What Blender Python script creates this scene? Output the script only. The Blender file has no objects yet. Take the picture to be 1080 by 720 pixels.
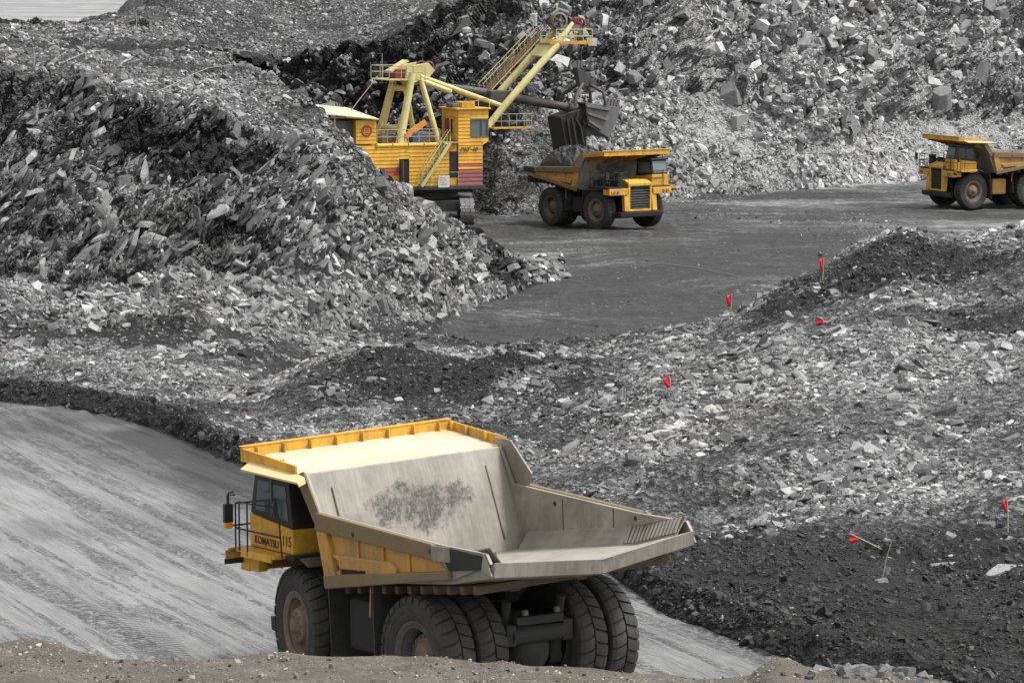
import bpy, bmesh, math, random
import numpy as np
from mathutils import Vector, Matrix
random.seed(7)
RNG = np.random.default_rng(11)
S = bpy.context.scene
COL = S.collection
PI = math.pi

# ------------------------------------------------------------------ camera
F, YH, HC = 3700.0, -25.0, 15.9          # focal length in photo pixels (1080 wide), horizon row, eye height
PITCH = math.atan((360 - YH) / F)
CP, SP = math.cos(PITCH), math.sin(PITCH)
cam_d = bpy.data.cameras.new('camera')
cam = bpy.data.objects.new('camera', cam_d)
COL.objects.link(cam)
cam_d.sensor_width = 36.0
cam_d.lens = F / 1080 * 36.0
cam_d.clip_start, cam_d.clip_end = 0.5, 9000
cam.location = (0, 0, HC)
cam.rotation_euler = (PI / 2 - PITCH, 0, 0)
S.camera = cam
K = 1.32                                   # survey unit of the terrain curves, metres


def ray(x, y):
    u, v = (x - 540) / F, (y - 360) / F
    return np.array([u, CP - v * SP, -SP - v * CP])


def at_depth(x, y, Y):
    r = ray(x, y)
    return np.array([0, 0, HC]) + r * (Y / r[1])


def at_level(x, y, z):
    r = ray(x, y)
    return np.array([0, 0, HC]) + r * ((z - HC) / r[2])


# ------------------------------------------------------------------ object helpers
def tag(o, label=None, cat=None, group=None, kind=None):
    if label: o['label'] = label
    if cat: o['category'] = cat
    if group: o['group'] = group
    if kind: o['kind'] = kind
    return o


def thing(name, label, cat, loc=(0, 0, 0), rot=(0, 0, 0), group=None):
    o = bpy.data.objects.new(name, None)
    COL.objects.link(o)
    o.location, o.rotation_euler = loc, rot
    o.empty_display_size = 0.5
    return tag(o, label, cat, group)


def children_of(o):
    return [c for c in COL.objects if c.parent == o]


def copy_tree(o, parent=None):
    c = o.copy()
    COL.objects.link(c)
    c.parent = parent
    for ch in children_of(o):
        copy_tree(ch, c)
    return c


class MB:
    """collects faces; build() links them as one mesh object"""
    def __init__(self):
        self.v, self.f, self.sm = [], [], []

    def add(self, verts, faces, smooth=False):
        b = len(self.v)
        self.v += [tuple(p) for p in verts]
        self.f += [tuple(i + b for i in f) for f in faces]
        self.sm += [smooth] * len(faces)
        return self

    def box(self, x0, x1, y0, y1, z0, z1):
        v = [(x, y, z) for x in (x0, x1) for y in (y0, y1) for z in (z0, z1)]
        return self.add(v, [(0, 1, 3, 2), (4, 6, 7, 5), (0, 4, 5, 1), (2, 3, 7, 6), (0, 2, 6, 4), (1, 5, 7, 3)])

    def obox(self, c, ax, ay, az):
        c, ax, ay, az = map(np.asarray, (c, ax, ay, az))
        v = [c + i * ax + j * ay + k * az for i in (-1, 1) for j in (-1, 1) for k in (-1, 1)]
        return self.add(v, [(0, 1, 3, 2), (4, 6, 7, 5), (0, 4, 5, 1), (2, 3, 7, 6), (0, 2, 6, 4), (1, 5, 7, 3)])

    def prism(self, poly, axis, a, b):
        """polygon in the two other axes, extruded along axis from a to b"""
        n = len(poly)
        def mk(p, t):
            return {0: (t, p[0], p[1]), 1: (p[0], t, p[1]), 2: (p[0], p[1], t)}[axis]
        v = [mk(p, a) for p in poly] + [mk(p, b) for p in poly]
        f = [tuple(range(n))[::-1], tuple(range(n, 2 * n))] + [(i, (i + 1) % n, (i + 1) % n + n, i + n) for i in range(n)]
        return self.add(v, f)

    def slab(self, quad, t):
        """planar polygon given thickness t along its normal (both sides)"""
        q = [np.asarray(p, float) for p in quad]
        n = np.cross(q[1] - q[0], q[2] - q[0]); n = n / (np.linalg.norm(n) + 1e-9) * t / 2
        m = len(q)
        v = [p + n for p in q] + [p - n for p in q]
        f = [tuple(range(m)), tuple(range(m, 2 * m))[::-1]] + [((i + 1) % m, i, i + m, (i + 1) % m + m) for i in range(m)]
        return self.add(v, f)

    def tube(self, pts, r, seg=8, caps=True):
        pts = [np.asarray(p, float) for p in pts]
        rs = r if hasattr(r, '__len__') else [r] * len(pts)
        rings = []
        up = None
        for i, p in enumerate(pts):
            d = (pts[min(i + 1, len(pts) - 1)] - pts[max(i - 1, 0)])
            d = d / (np.linalg.norm(d) + 1e-9)
            if up is None:
                up = np.array([0, 0, 1.]) if abs(d[2]) < .9 else np.array([1., 0, 0])
            a = np.cross(d, up); a /= np.linalg.norm(a) + 1e-9
            b = np.cross(a, d)
            rings.append([p + rs[i] * (math.cos(2 * PI * k / seg) * a + math.sin(2 * PI * k / seg) * b) for k in range(seg)])
        v = [q for ring in rings for q in ring]
        f = [(i * seg + k, i * seg + (k + 1) % seg, (i + 1) * seg + (k + 1) % seg, (i + 1) * seg + k)
             for i in range(len(pts) - 1) for k in range(seg)]
        self.add(v, f, True)
        if caps:
            self.add(rings[0], [tuple(range(seg))[::-1]]); self.add(rings[-1], [tuple(range(seg))])
        return self

    def lathe(self, prof, c=(0, 0, 0), axis=1, seg=40, smooth=True):
        """profile of (radius, along) turned about an axis through c"""
        v, f = [], []
        n = len(prof)
        for k in range(seg):
            a = 2 * PI * k / seg
            for r, t in prof:
                p, q = r * math.cos(a), r * math.sin(a)
                v.append({0: (t, p, q), 1: (p, t, q), 2: (p, q, t)}[axis])
        v = [(p[0] + c[0], p[1] + c[1], p[2] + c[2]) for p in v]
        for k in range(seg):
            k2 = (k + 1) % seg
            for i in range(n - 1):
                f.append((k * n + i, k * n + i + 1, k2 * n + i + 1, k2 * n + i))
        return self.add(v, f, smooth)

    def build(self, name, mat, parent=None, bevel=0.0):
        me = bpy.data.meshes.new(name)
        me.from_pydata(self.v, [], self.f)
        bm = bmesh.new(); bm.from_mesh(me)
        bmesh.ops.recalc_face_normals(bm, faces=bm.faces)
        bm.to_mesh(me); bm.free()
        me.polygons.foreach_set('use_smooth', self.sm)
        me.materials.append(mat)
        o = bpy.data.objects.new(name, me)
        COL.objects.link(o)
        o.parent = parent
        if bevel:
            m = o.modifiers.new('edge', 'BEVEL'); m.width = bevel; m.segments = 2; m.limit_method = 'ANGLE'; m.angle_limit = 0.6
        return o


def lettering(name, text, size, mat, parent, loc, xdir, ydir, ext=0.004, align='LEFT', shear=0.0, sx=1.0, bold=0.0):
    cu = bpy.data.curves.new(name, 'FONT')
    cu.body, cu.size, cu.extrude, cu.align_x, cu.shear, cu.offset = text, size, ext, align, shear, bold
    t = bpy.data.objects.new(name, cu)
    COL.objects.link(t)
    dg = bpy.context.evaluated_depsgraph_get()
    me = bpy.data.meshes.new_from_object(t.evaluated_get(dg))
    bpy.data.objects.remove(t)
    x = Vector(xdir).normalized(); y = Vector(ydir).normalized(); z = x.cross(y)
    M = Matrix((x * sx, y, z)).transposed().to_4x4()
    me.transform(M)
    me.materials.clear(); me.materials.append(mat)
    o = bpy.data.objects.new(name, me)
    COL.objects.link(o)
    o.parent = parent
    o.location = loc
    return o


# ------------------------------------------------------------------ node helpers
def new_mat(name):
    m = bpy.data.materials.new(name)
    m.use_nodes = True
    nt = m.node_tree
    b = nt.nodes['Principled BSDF']
    return m, nt, b


def N(nt, typ, **kw):
    n = nt.nodes.new(typ)
    ins = kw.pop('ins', {})
    for k, v in kw.items():
        setattr(n, k, v)
    for k, v in ins.items():
        s = n.inputs[k]
        if isinstance(v, bpy.types.NodeSocket): nt.links.new(v, s)
        else: s.default_value = v
    return n


def ramp(nt, fac, stops, interp='LINEAR'):
    n = N(nt, 'ShaderNodeValToRGB', ins={'Fac': fac})
    n.color_ramp.interpolation = interp
    e = n.color_ramp.elements
    while len(e) < len(stops): e.new(0.5)
    for i, (p, c) in enumerate(stops):
        e[i].position = p
        e[i].color = (c, c, c, 1) if not hasattr(c, '__len__') else (*c, 1)
    return n.outputs['Color']


def mixc(nt, fac, a, b, mode='MIX'):
    n = N(nt, 'ShaderNodeMix', data_type='RGBA', blend_type=mode)
    for i, v in ((0, fac), (6, a), (7, b)):
        s = n.inputs[i]
        if isinstance(v, bpy.types.NodeSocket): nt.links.new(v, s)
        elif i == 0: s.default_value = v
        else: s.default_value = (v, v, v, 1) if not hasattr(v, '__len__') else (*v, 1)
    return n.outputs[2]


def mth(nt, op, a, b=0.0, c=0.0, clamp=False):
    n = N(nt, 'ShaderNodeMath', operation=op, use_clamp=clamp)
    for i, v in enumerate((a, b, c)):
        if isinstance(v, bpy.types.NodeSocket): nt.links.new(v, n.inputs[i])
        else: n.inputs[i].default_value = v
    return n.outputs[0]


def coords(nt, scale=(1, 1, 1), rot=(0, 0, 0), kind='Object'):
    tc = N(nt, 'ShaderNodeTexCoord')
    mp = N(nt, 'ShaderNodeMapping', ins={'Vector': tc.outputs[kind], 'Scale': scale, 'Rotation': rot})
    return mp.outputs[0]


def noise(nt, vec, scale, detail=4, rough=0.6, dist=0.0):
    return N(nt, 'ShaderNodeTexNoise', ins={'Vector': vec, 'Scale': scale, 'Detail': detail, 'Roughness': rough, 'Distortion': dist}).outputs['Fac']


def bump(nt, b, h, strength, dist):
    n = N(nt, 'ShaderNodeBump', ins={'Height': h, 'Strength': strength, 'Distance': dist})
    nt.links.new(n.outputs[0], b.inputs['Normal'])
    return n


# ------------------------------------------------------------------ numpy noise
def _h(ix, iy, iz, s):
    with np.errstate(over='ignore'):
        ix, iy, iz = ix & 0xffffff, iy & 0xffffff, iz & 0xffffff
        h = (ix.astype(np.uint32) * np.uint32(374761393)) ^ (iy.astype(np.uint32) * np.uint32(668265263)) ^ (iz.astype(np.uint32) * np.uint32(2147483647)) ^ np.uint32(s * 362437 + 77)
        h = (h ^ (h >> np.uint32(13))) * np.uint32(1274126177)
        h = (h ^ (h >> np.uint32(16))) * np.uint32(2246822519)
        h = h ^ (h >> np.uint32(15))
    return h.astype(np.float32) / np.float32(4294967295.0)


def vnoise(P, s=0):
    """value noise in -1..1"""
    fl = np.floor(P); i = fl.astype(np.int64)
    t = (P - fl).astype(np.float32); t = t * t * t * (t * (t * 6 - 15) + 10)
    out = np.zeros(P.shape[:-1], np.float32)
    for dx in (0, 1):
        wx = t[..., 0] if dx else 1 - t[..., 0]
        for dy in (0, 1):
            wy = t[..., 1] if dy else 1 - t[..., 1]
            for dz in (0, 1):
                wz = t[..., 2] if dz else 1 - t[..., 2]
                out += wx * wy * wz * _h(i[..., 0] + dx, i[..., 1] + dy, i[..., 2] + dz, s)
    return out * 2 - 1


def fbm(P, scale, octv=4, s=0, gain=0.5, ridged=False):
    out = 0; a = 1.0; tot = 0
    for o in range(octv):
        n = vnoise(P * (2.03 ** o / scale) + 17.3 * o, s + o)
        if ridged: n = 1 - 2 * np.abs(n)
        out = out + a * n; tot += a; a *= gain
    return out / tot


def cells(P, s=0):
    """random value and edge closeness of the nearest jittered cell"""
    fl = np.floor(P); i = fl.astype(np.int64); t = P - fl
    best = np.full(P.shape[:-1], 9e9, np.float32); sec = best.copy(); val = np.zeros_like(best)
    for dx in (-1, 0, 1):
        for dy in (-1, 0, 1):
            for dz in (-1, 0, 1):
                a, b, c = i[..., 0] + dx, i[..., 1] + dy, i[..., 2] + dz
                d = (dx + _h(a, b, c, s) - t[..., 0]) ** 2 + (dy + _h(a, b, c, s + 1) - t[..., 1]) ** 2 + (dz + _h(a, b, c, s + 2) - t[..., 2]) ** 2
                d = d.astype(np.float32)
                m = d < best
                sec = np.where(m, best, np.minimum(sec, d))
                val = np.where(m, _h(a, b, c, s + 3), val)
                best = np.where(m, d, best)
    return val * 2 - 1, np.sqrt(sec) - np.sqrt(best)


def sstep(a, b, x):
    t = np.clip((x - a) / (b - a), 0, 1)
    return t * t * (3 - 2 * t)
# ------------------------------------------------------------------ world, light
w = bpy.data.worlds.new('World'); S.world = w; w.use_nodes = True
nt = w.node_tree
SUN_EL, SUN_AZ = math.radians(60), math.radians(97)     # high, diffuse, high over the right-hand slope
sky = N(nt, 'ShaderNodeTexSky', sky_type='NISHITA', sun_disc=False, sun_elevation=SUN_EL, sun_rotation=SUN_AZ, air_density=1.0, dust_density=3.0)
grey = N(nt, 'ShaderNodeHueSaturation', ins={'Saturation': 0.06, 'Color': sky.outputs[0]})    # cloud cover takes the blue out
bg = nt.nodes['Background']
nt.links.new(grey.outputs[0], bg.inputs['Color'])
bg.inputs['Strength'].default_value = 0.105
sl = bpy.data.lights.new('sun', 'SUN'); sl.energy = 1.5; sl.angle = math.radians(11); sl.color = (1, .985, .96)
so = bpy.data.objects.new('sun', sl); COL.objects.link(so)
az = SUN_AZ
sd = Vector((math.sin(az) * math.cos(SUN_EL), math.cos(az) * math.cos(SUN_EL), math.sin(SUN_EL)))
so.rotation_euler = sd.to_track_quat('Z', 'Y').to_euler()
S.view_settings.view_transform = 'Standard'
S.view_settings.look = 'None'
S.view_settings.exposure = 1.26
S.view_settings.gamma = 1
S.cycles.max_bounces = 6
S.cycles.diffuse_bounces = 2

# ------------------------------------------------------------------ terrain curves, nearest first
def V(x, y, d):
    p = at_depth(x, y, d * K); return (x, p[1], p[2])
def G(x, y, z=0.0):
    p = at_level(x, y, z); return (x, p[1], p[2])
def W(x, d, z): return (x, d * K, z)

PX = np.concatenate([np.arange(-350, -60, 5.0), np.arange(-60, 1142, 1.9), np.arange(1142, 1431, 5.0)])
NC = len(PX)
def curve(pts, sm=6):
    a = np.array(sorted(pts))
    Y, z = np.interp(PX, a[:, 0], a[:, 1]), np.interp(PX, a[:, 0], a[:, 2])
    if sm:
        k = np.exp(-0.5 * (np.arange(-3 * sm, 3 * sm + 1) / sm * 1.0) ** 2); k /= k.sum()
        Y = np.convolve(np.pad(Y, 3 * sm, 'edge'), k, 'valid'); z = np.convolve(np.pad(z, 3 * sm, 'edge'), k, 'valid')
    return Y, z

def cv(fn, lst, *a, sm=2): return curve([fn(*t, *a) for t in lst], sm)

c = {}
c[0] = curve([W(-350, 3, 13.9), W(1430, 3, 13.9)])
c[1] = curve([V(-350, 760, 26.0), V(540, 760, 26.0), V(1430, 830, 26.0)])
c[2] = cv(V, [(-350, 664, 30), (0, 679, 30), (30, 677, 30), (60, 684, 30), (100, 695, 30), (200, 697, 30), (300, 692, 30), (400, 697, 30), (500, 704, 30), (600, 706, 30),
              (700, 713, 30), (795, 718, 30), (822, 703, 30), (860, 706, 30), (905, 702, 30), (940, 708, 30), (965, 716, 30), (1000, 726, 30), (1080, 742, 30), (1430, 800, 30)])
c[2] = (c[2][0], c[2][1] - .045 * (1 - sstep(780, 815, PX)))
c[3] = (c[2][0] + 1.5, c[2][1] - 0.9)
c[4] = curve([W(-350, 40, 2.4), W(1430, 40, 2.4)])
c[5] = curve([W(-350, 46, 0), W(1430, 46, 0)])
c[6] = cv(G, [(-350, 395), (-100, 415), (0, 424), (60, 430), (130, 443), (190, 463), (235, 484), (300, 506), (400, 530), (500, 560), (640, 603), (700, 648), (760, 671), (810, 690),
              (880, 712), (950, 735), (1080, 775), (1430, 880)])
c[7] = (c[6][0] + 1.5, c[6][1] + 0.62)
c[8] = (c[6][0] + 3.4, c[6][1] + 0.22)
c[9] = cv(G, [(-350, 378), (0, 405), (130, 421), (235, 458), (300, 486), (400, 508), (500, 530), (640, 570), (700, 570), (800, 578), (870, 585), (980, 612), (1080, 642), (1430, 740)], 0.35)
c[9] = (np.maximum(c[9][0], c[8][0] + 1.0), c[9][1])
c[11] = cv(V, [(-350, 380, 108), (0, 382, 108), (200, 386, 107), (260, 405, 104), (300, 398, 103), (345, 385, 103), (400, 371, 105), (440, 361, 107), (480, 366, 107), (520, 368, 107), (560, 361, 109),
               (640, 354, 110), (700, 343, 111), (740, 338, 112), (775, 330, 113), (800, 319, 114), (830, 299, 115), (870, 287, 116), (910, 263, 118), (940, 252, 118), (965, 247, 119),
               (985, 256, 119), (1010, 252, 119), (1045, 244, 119), (1080, 236, 119), (1200, 225, 119), (1430, 215, 119)], sm=2)
rt = sstep(560, 760, PX)
c[10] = ((c[9][0] + c[11][0]) / 2, (c[9][1] + c[11][1]) / 2 + 0.55 * rt)
wr = sstep(240, 340, PX)
c[12] = (c[11][0] + 4 + 5 * wr, c[11][1] * (1 - wr) + wr * np.minimum(c[11][1] - 0.6, -0.9))
c[13] = curve([G(-350, 345, .6), G(0, 348, .6), G(200, 350, .6), G(300, 350, .2), G(400, 345, -.4), G(450, 340, -.8), G(490, 330, -1.2), G(540, 311, -1.35), G(580, 297, -1.35), G(596, 292, -1.35),
               G(640, 290, -1.35), G(1430, 290, -1.35)], 2)
c[13] = (np.maximum(c[13][0], c[12][0] + 1.5), c[13][1])
SIL = [(335, 115, 135), (348, 128, 134), (362, 143, 133), (376, 153, 132), (385, 163, 132), (408, 188, 132.5), (424, 197, 133), (433, 208, 134), (455, 218, 137), (477, 231, 141), (493, 236, 143.5),
       (511, 249, 146), (532, 263, 149), (554, 275, 151.5), (582, 288, 154), (598, 292, 156)]
c[16] = curve([V(*t) for t in [(-350, 40, 172), (0, 50, 172), (100, 50, 172), (180, 53, 170), (235, 60, 164), (280, 76, 152), (310, 95, 142)] + SIL] + [G(640, 282, -1.35), G(1430, 275, -1.35)], 2)
sp = sstep(325, 365, PX)
lc = cv(V, [(-350, 300, 119), (0, 292, 119), (60, 305, 118.5), (140, 300, 119), (200, 278, 120), (260, 298, 119), (330, 280, 120), (1430, 280, 120)])
le = cv(V, [(-350, 62, 126), (0, 74, 126), (40, 84, 126), (75, 80, 126.5), (110, 104, 126), (165, 108, 126), (210, 119, 126), (260, 138, 126), (300, 148, 126.5), (335, 150, 128), (1430, 150, 128)])
def lerp(a, b, t): return (a[0] * (1 - t) + b[0] * t, a[1] * (1 - t) + b[1] * t)
c[14] = lerp(lc, lerp(c[13], c[16], .33), sp)
c[15] = lerp(le, lerp(c[13], c[16], .75), sp)
nb = sstep(228, 262, PX)              # where the shovel's cut opens behind the spur
top17 = cv(V, [(-350, 36, 182), (0, 44, 182), (150, 46, 182), (1430, 46, 182)])
flo17 = (np.maximum(c[16][0] + 12, 205), np.full(NC, -1.35))
c[17] = lerp(top17, flo17, nb)
top18 = cv(V, [(-350, 33, 190), (0, 38, 190), (120, 40, 190), (235, 58, 190), (1430, 58, 190)])
flo18 = cv(G, [(-350, 215), (460, 215), (500, 222), (530, 229), (560, 230), (600, 224), (650, 217), (700, 213), (760, 206), (830, 201), (900, 196), (960, 192), (1080, 187), (1430, 182)], -1.35)
c[18] = lerp(top18, flo18, nb)
top19 = cv(V, [(-350, 31, 196), (0, 33, 196), (120, 34, 196), (235, 57.5, 196), (1430, 57, 196)])
tal19 = cv(V, [(-350, 140, 206), (450, 140, 206), (500, 150, 203), (530, 140, 198), (560, 120, 199), (640, 105, 207), (700, 95, 212), (760, 95, 218), (820, 122, 217), (860, 138, 218.5),
               (920, 130, 228), (1000, 125, 234), (1080, 122, 238), (1430, 120, 240)])
c[19] = lerp(top19, tal19, nb)
c[21] = cv(V, [(-350, 28, 202), (0, 28, 202), (80, 31, 202), (150, 30, 204), (200, 45, 207), (235, 57, 209), (330, 61, 212), (388, 54, 212), (446, 21, 214), (525, 0, 214), (560, -12, 214), (640, -25, 222),
               (700, -35, 226), (760, -40, 230), (860, -45, 233), (1080, -45, 252), (1430, -45, 255)])
c[22] = cv(V, [(-350, 25, 218), (0, 25, 218), (80, 27, 218), (110, 15, 218), (150, 3, 218), (200, -8, 225), (330, -12, 240), (446, -20, 240), (525, -35, 240), (640, -60, 250), (1430, -75, 280)])
bk = sstep(90, 170, PX)
c[23] = (np.maximum(c[22][0] + 20, 330 + 100 * bk), 5 * (1 - bk) + 19 * bk)
c[24] = (np.full(NC, 640.0), np.full(NC, -7.0))
order = [k for k in sorted(c)]
ROWS = {0: 5, 1: 80, 2: 16, 3: 6, 4: 4, 5: 300, 6: 16, 7: 16, 8: 60, 9: 120, 10: 120, 11: 22, 12: 60, 13: 70, 14: 180, 15: 56, 16: 34, 17: 34, 18: 110, 19: 190, 21: 56, 22: 10, 23: 4}
rowsY, rowsZ, band, tpar = [], [], [], []
for a, b in zip(order[:-1], order[1:]):
    n = ROWS[a]
    for t in np.arange(n) / n:
        rowsY.append(c[a][0] * (1 - t) + c[b][0] * t); rowsZ.append(c[a][1] * (1 - t) + c[b][1] * t); band.append(a); tpar.append(t)
rowsY.append(c[24][0]); rowsZ.append(c[24][1]); band.append(23); tpar.append(1.0)
TY, TZ = np.array(rowsY), np.array(rowsZ)
band, tpar = np.array(band), np.array(tpar)
NR = len(band)
def smooth_rows(A, m):
    B = A.copy()
    for _ in range(m):
        B[1:-1] = (B[:-2] + 2 * B[1:-1] + B[2:]) / 4
    return B
# soften the creases between the curves but keep the ledge and the berm
wS = np.where((band >= 9), 1.0, 0.0)[:, None]
TZ = TZ * (1 - wS) + smooth_rows(TZ, 14) * wS
TX = (PX[None] - 540) / F * (TY * CP - (TZ - HC) * SP)
P0 = np.stack([TX, TY, TZ], -1)
def grid_normals(P):
    a = np.gradient(P, axis=1); b = np.gradient(P, axis=0)
    n = np.cross(a, b); return n / (np.linalg.norm(n, axis=-1, keepdims=True) + 1e-9)
hw_ = np.where((band >= 9) & (band <= 12), 1.0, 0.0) + (band == 8) * sstep(0, 1, tpar) + (band == 13) * (1 - sstep(0, 1, tpar))
def hump(px, py, r, h):
    fw = P0[..., 1] * CP - (P0[..., 2] - HC) * SP
    u0 = 540 + F * P0[..., 0] / fw; v0 = 360 - F * (P0[..., 1] * SP + (P0[..., 2] - HC) * CP) / fw
    k = np.argmin(np.where((band >= 8) & (band <= 12), 0, 9e6)[:, None] + (u0 - px) ** 2 + (v0 - py) ** 2)
    cx, cy = P0[..., 0].ravel()[k], P0[..., 1].ravel()[k]
    P0[..., 2] += h * np.exp(-((P0[..., 0] - cx) ** 2 + ((P0[..., 1] - cy) / 1.3) ** 2) / r ** 2) * hw_[:, None]
for a in [(440, 378, 3.4, .9), (395, 392, 3.0, .7), (330, 425, 3.0, .5), (480, 400, 3.0, .5), (950, 262, 3.0, .6), (890, 296, 2.6, .5), (840, 322, 2.4, .35), (620, 420, 4.0, .6), (760, 420, 4.0, .6),
          (900, 380, 5.0, .7), (1040, 330, 4.0, .6), (560, 400, 3, .5), (700, 500, 3.5, .5), (850, 500, 4.0, .5), (1000, 470, 4.0, .5), (1060, 690, 2.5, .35), (900, 640, 4.0, .35), (780, 610, 3, .25)]: hump(*a)
NRM = grid_normals(P0)
NRM[NRM[..., 2] < 0] *= -1

# displacement amplitudes by band: large swells (6 m), mid (1.6 m), fine (0.45 m), blocks
AMP = {0: (.1, .02, .02, 0), 1: (.05, .10, .06, 0), 2: (.12, .12, .05, 0), 3: (.2, .1, .04, 0), 4: (.05, .02, .01, 0), 5: (.03, .012, .006, 0), 6: (.10, .2, .10, 0), 7: (.12, .2, .10, 0), 8: (.16, .12, .06, 0),
       9: (.45, .2, .09, 0), 10: (.5, .22, .10, 0), 11: (.25, .15, .08, 0), 12: (.12, .05, .03, 0), 13: (.3, .2, .10, .12), 14: (.7, .35, .08, .8), 15: (.3, .2, .10, .2), 16: (.4, .2, .1, .2), 17: (.1, .05, .03, 0),
       18: (.8, .4, .18, .3), 19: (1.8, .8, .15, 1.5), 21: (.6, .25, .12, 0), 22: (.5, .2, .1, 0), 23: (0, 0, 0, 0)}
key = sorted(AMP)
am = np.array([AMP[b] for b in band], float)
am = smooth_rows(am, 10)
am2 = am[:, None, :] * np.ones((1, NC, 1))
# pit floor columns right of the spur stay smooth in the talus bands, left bench top keeps its own
flat = np.zeros((NR, NC))
xr = PX[None]
flat += ((band >= 13) & (band <= 16))[:, None] * sstep(585, 605, xr)
flat += (band == 12)[:, None] * sstep(440, 490, xr)
flat += ((band == 17))[:, None] * sstep(240, 270, xr)
flat = np.clip(flat, 0, 1)
floor_amp = np.array([.20, .11, .05, 0])
am2 = am2 * (1 - flat[..., None]) + floor_amp * flat[..., None]
topl = ((band >= 17) & (band <= 19))[:, None] * (1 - sstep(228, 262, xr))
am2 = am2 * (1 - topl[..., None]) + np.array([.35, .2, .1, 0]) * topl[..., None]
spurm = ((band >= 13) & (band <= 16))[:, None] * sstep(335, 380, xr)
am2 = am2 * (1 - spurm[..., None] * np.array([.65, .3, 0, .3]))
E1 = fbm(P0, 7.0, 3, 1); E2 = fbm(P0, 2.0, 3, 5, ridged=True); E3 = fbm(P0, 0.5, 2, 9)
disp = am2[..., 0] * E1 + am2[..., 1] * E2 + am2[..., 2] * E3
# strata blocks on the cliffs: cells stretched along the bedding
def strata(P, ang, st):
    ca, sa = math.cos(ang), math.sin(ang)
    x = P[..., 0] * ca + P[..., 2] * sa; z = -P[..., 0] * sa + P[..., 2] * ca
    return np.stack([x / st[0], P[..., 1] / st[1], z / st[2]], -1)
blk = np.where(am2[..., 3].max(1) > .02)[0]
Pb = P0[blk] + 0.5 * np.stack([E1[blk], E2[blk], E1[blk]], -1)
Pb = np.where((P0[blk][..., 1] > 235)[..., None], Pb / 1.9 + 31.0, Pb)
v1, e1 = cells(strata(Pb, math.radians(48), (2.6, 1.6, .7)), 21)
v2, e2 = cells(strata(Pb, math.radians(50), (1.1, .9, .34)), 31)
farw = (P0[blk][..., 1] > 235)
bed_a = np.where(farw, math.radians(63), math.radians(47))
q = -P0[blk][..., 0] * np.sin(bed_a) + P0[blk][..., 2] * np.cos(bed_a) + .35 * P0[blk][..., 1] + 1.1 * E1[blk] + .35 * E2[blk]
def layer(q, t, s):
    k = np.floor(q / t).astype(np.int64); fr = q / t - k
    z = np.zeros_like(k)
    return (_h(k, z, z, s) * 2 - 1) * (1 - .35 * fr) - .5 * np.exp(-fr * 9)
thin = layer(q, .42, 91); thick_ = layer(q + .3 * E2[blk], 1.5, 95)
brk = sstep(-.25, .25, fbm(P0[blk], 3.0, 3, 81))          # where the bedding shows, elsewhere it is shattered
disp[blk] += am2[blk][..., 3] * (0.62 * v1 + 0.30 * v2 - 0.25 * np.exp(-e1 * 9) + brk * (.30 * thin + .40 * thick_))
P1 = P0 + NRM * disp[..., None]
# the berm and the ledge get their roughness upward only; road ruts run along the driving line
NRM1 = grid_normals(P1)

def in_band(*bs): return np.isin(band, bs)
# tone: damp dark slate fines (0) to pale dry dust (1)
T1 = fbm(P0, 9.0, 4, 41); T2 = fbm(P0, 2.2, 3, 47)
tone = 0.42 + 0.28 * T1 + 0.2 * T2
dark = {6: -.36, 7: -.34, 8: -.30, 11: -.1, 12: -.22, 16: -.12, 17: -.22, 14: .10, 19: .16, 18: .14, 13: .06}
tb = smooth_rows(np.array([dark.get(b, 0.0) for b in band])[:, None], 12)
tone = tone + tb
tone = tone + (band == 19)[:, None] * (.34 * sstep(600, 720, PX[None]) - .12)
tone = tone + (band == 18)[:, None] * .12 * sstep(600, 720, PX[None])
tone = np.where((band == 5)[:, None], .5 + .10 * T1 + .08 * T2 - .36 * sstep(.66, 1.0, tpar)[:, None] * (1 - sstep(260, 420, PX))[None] * np.clip(1 + 1.6 * T1 + .8 * T2, 0, 1.6), tone)
tone = np.where(flat > .3, 0.13 + .25 * T1 + .12 * T2, tone)
def uv_of(P):
    fw = P[..., 1] * CP - (P[..., 2] - HC) * SP
    return 540 + F * P[..., 0] / fw, 360 - F * (P[..., 1] * SP + (P[..., 2] - HC) * CP) / fw


UU, VV = uv_of(P1)


def ground_at(px, py, tol=3.0):
    """the nearest point of the terrain that shows at a place of the photo, with its surface normal"""
    for t in (tol, tol * 2, tol * 5):
        m = (np.abs(UU - px) < t) & (np.abs(VV - py) < t) & (TY > 20)
        if m.any():
            ii = np.argwhere(m)
            Y = P1[m][:, 1]
            near = Y < Y.min() + 4
            ii = ii[near]
            d = (UU[ii[:, 0], ii[:, 1]] - px) ** 2 + (VV[ii[:, 0], ii[:, 1]] - py) ** 2
            k = ii[d.argmin()]
            return P1[k[0], k[1]].copy(), NRM1[k[0], k[1]].copy()
    return at_level(px, py, 0), np.array([0, 0, 1.])


def blob(px, py, r, amt):
    """a patch of darker or paler fines on the ground: r = radii in metres across, along the view, up"""
    global tone
    p, _ = ground_at(px, py)
    d = (((P1 - p) / np.array(r)) ** 2).sum(-1) + .7 * T2 + .4 * T1
    tone = tone + amt * np.exp(-np.clip(d, 0, 30) * 1.2) * (band != 5)[:, None]


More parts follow.
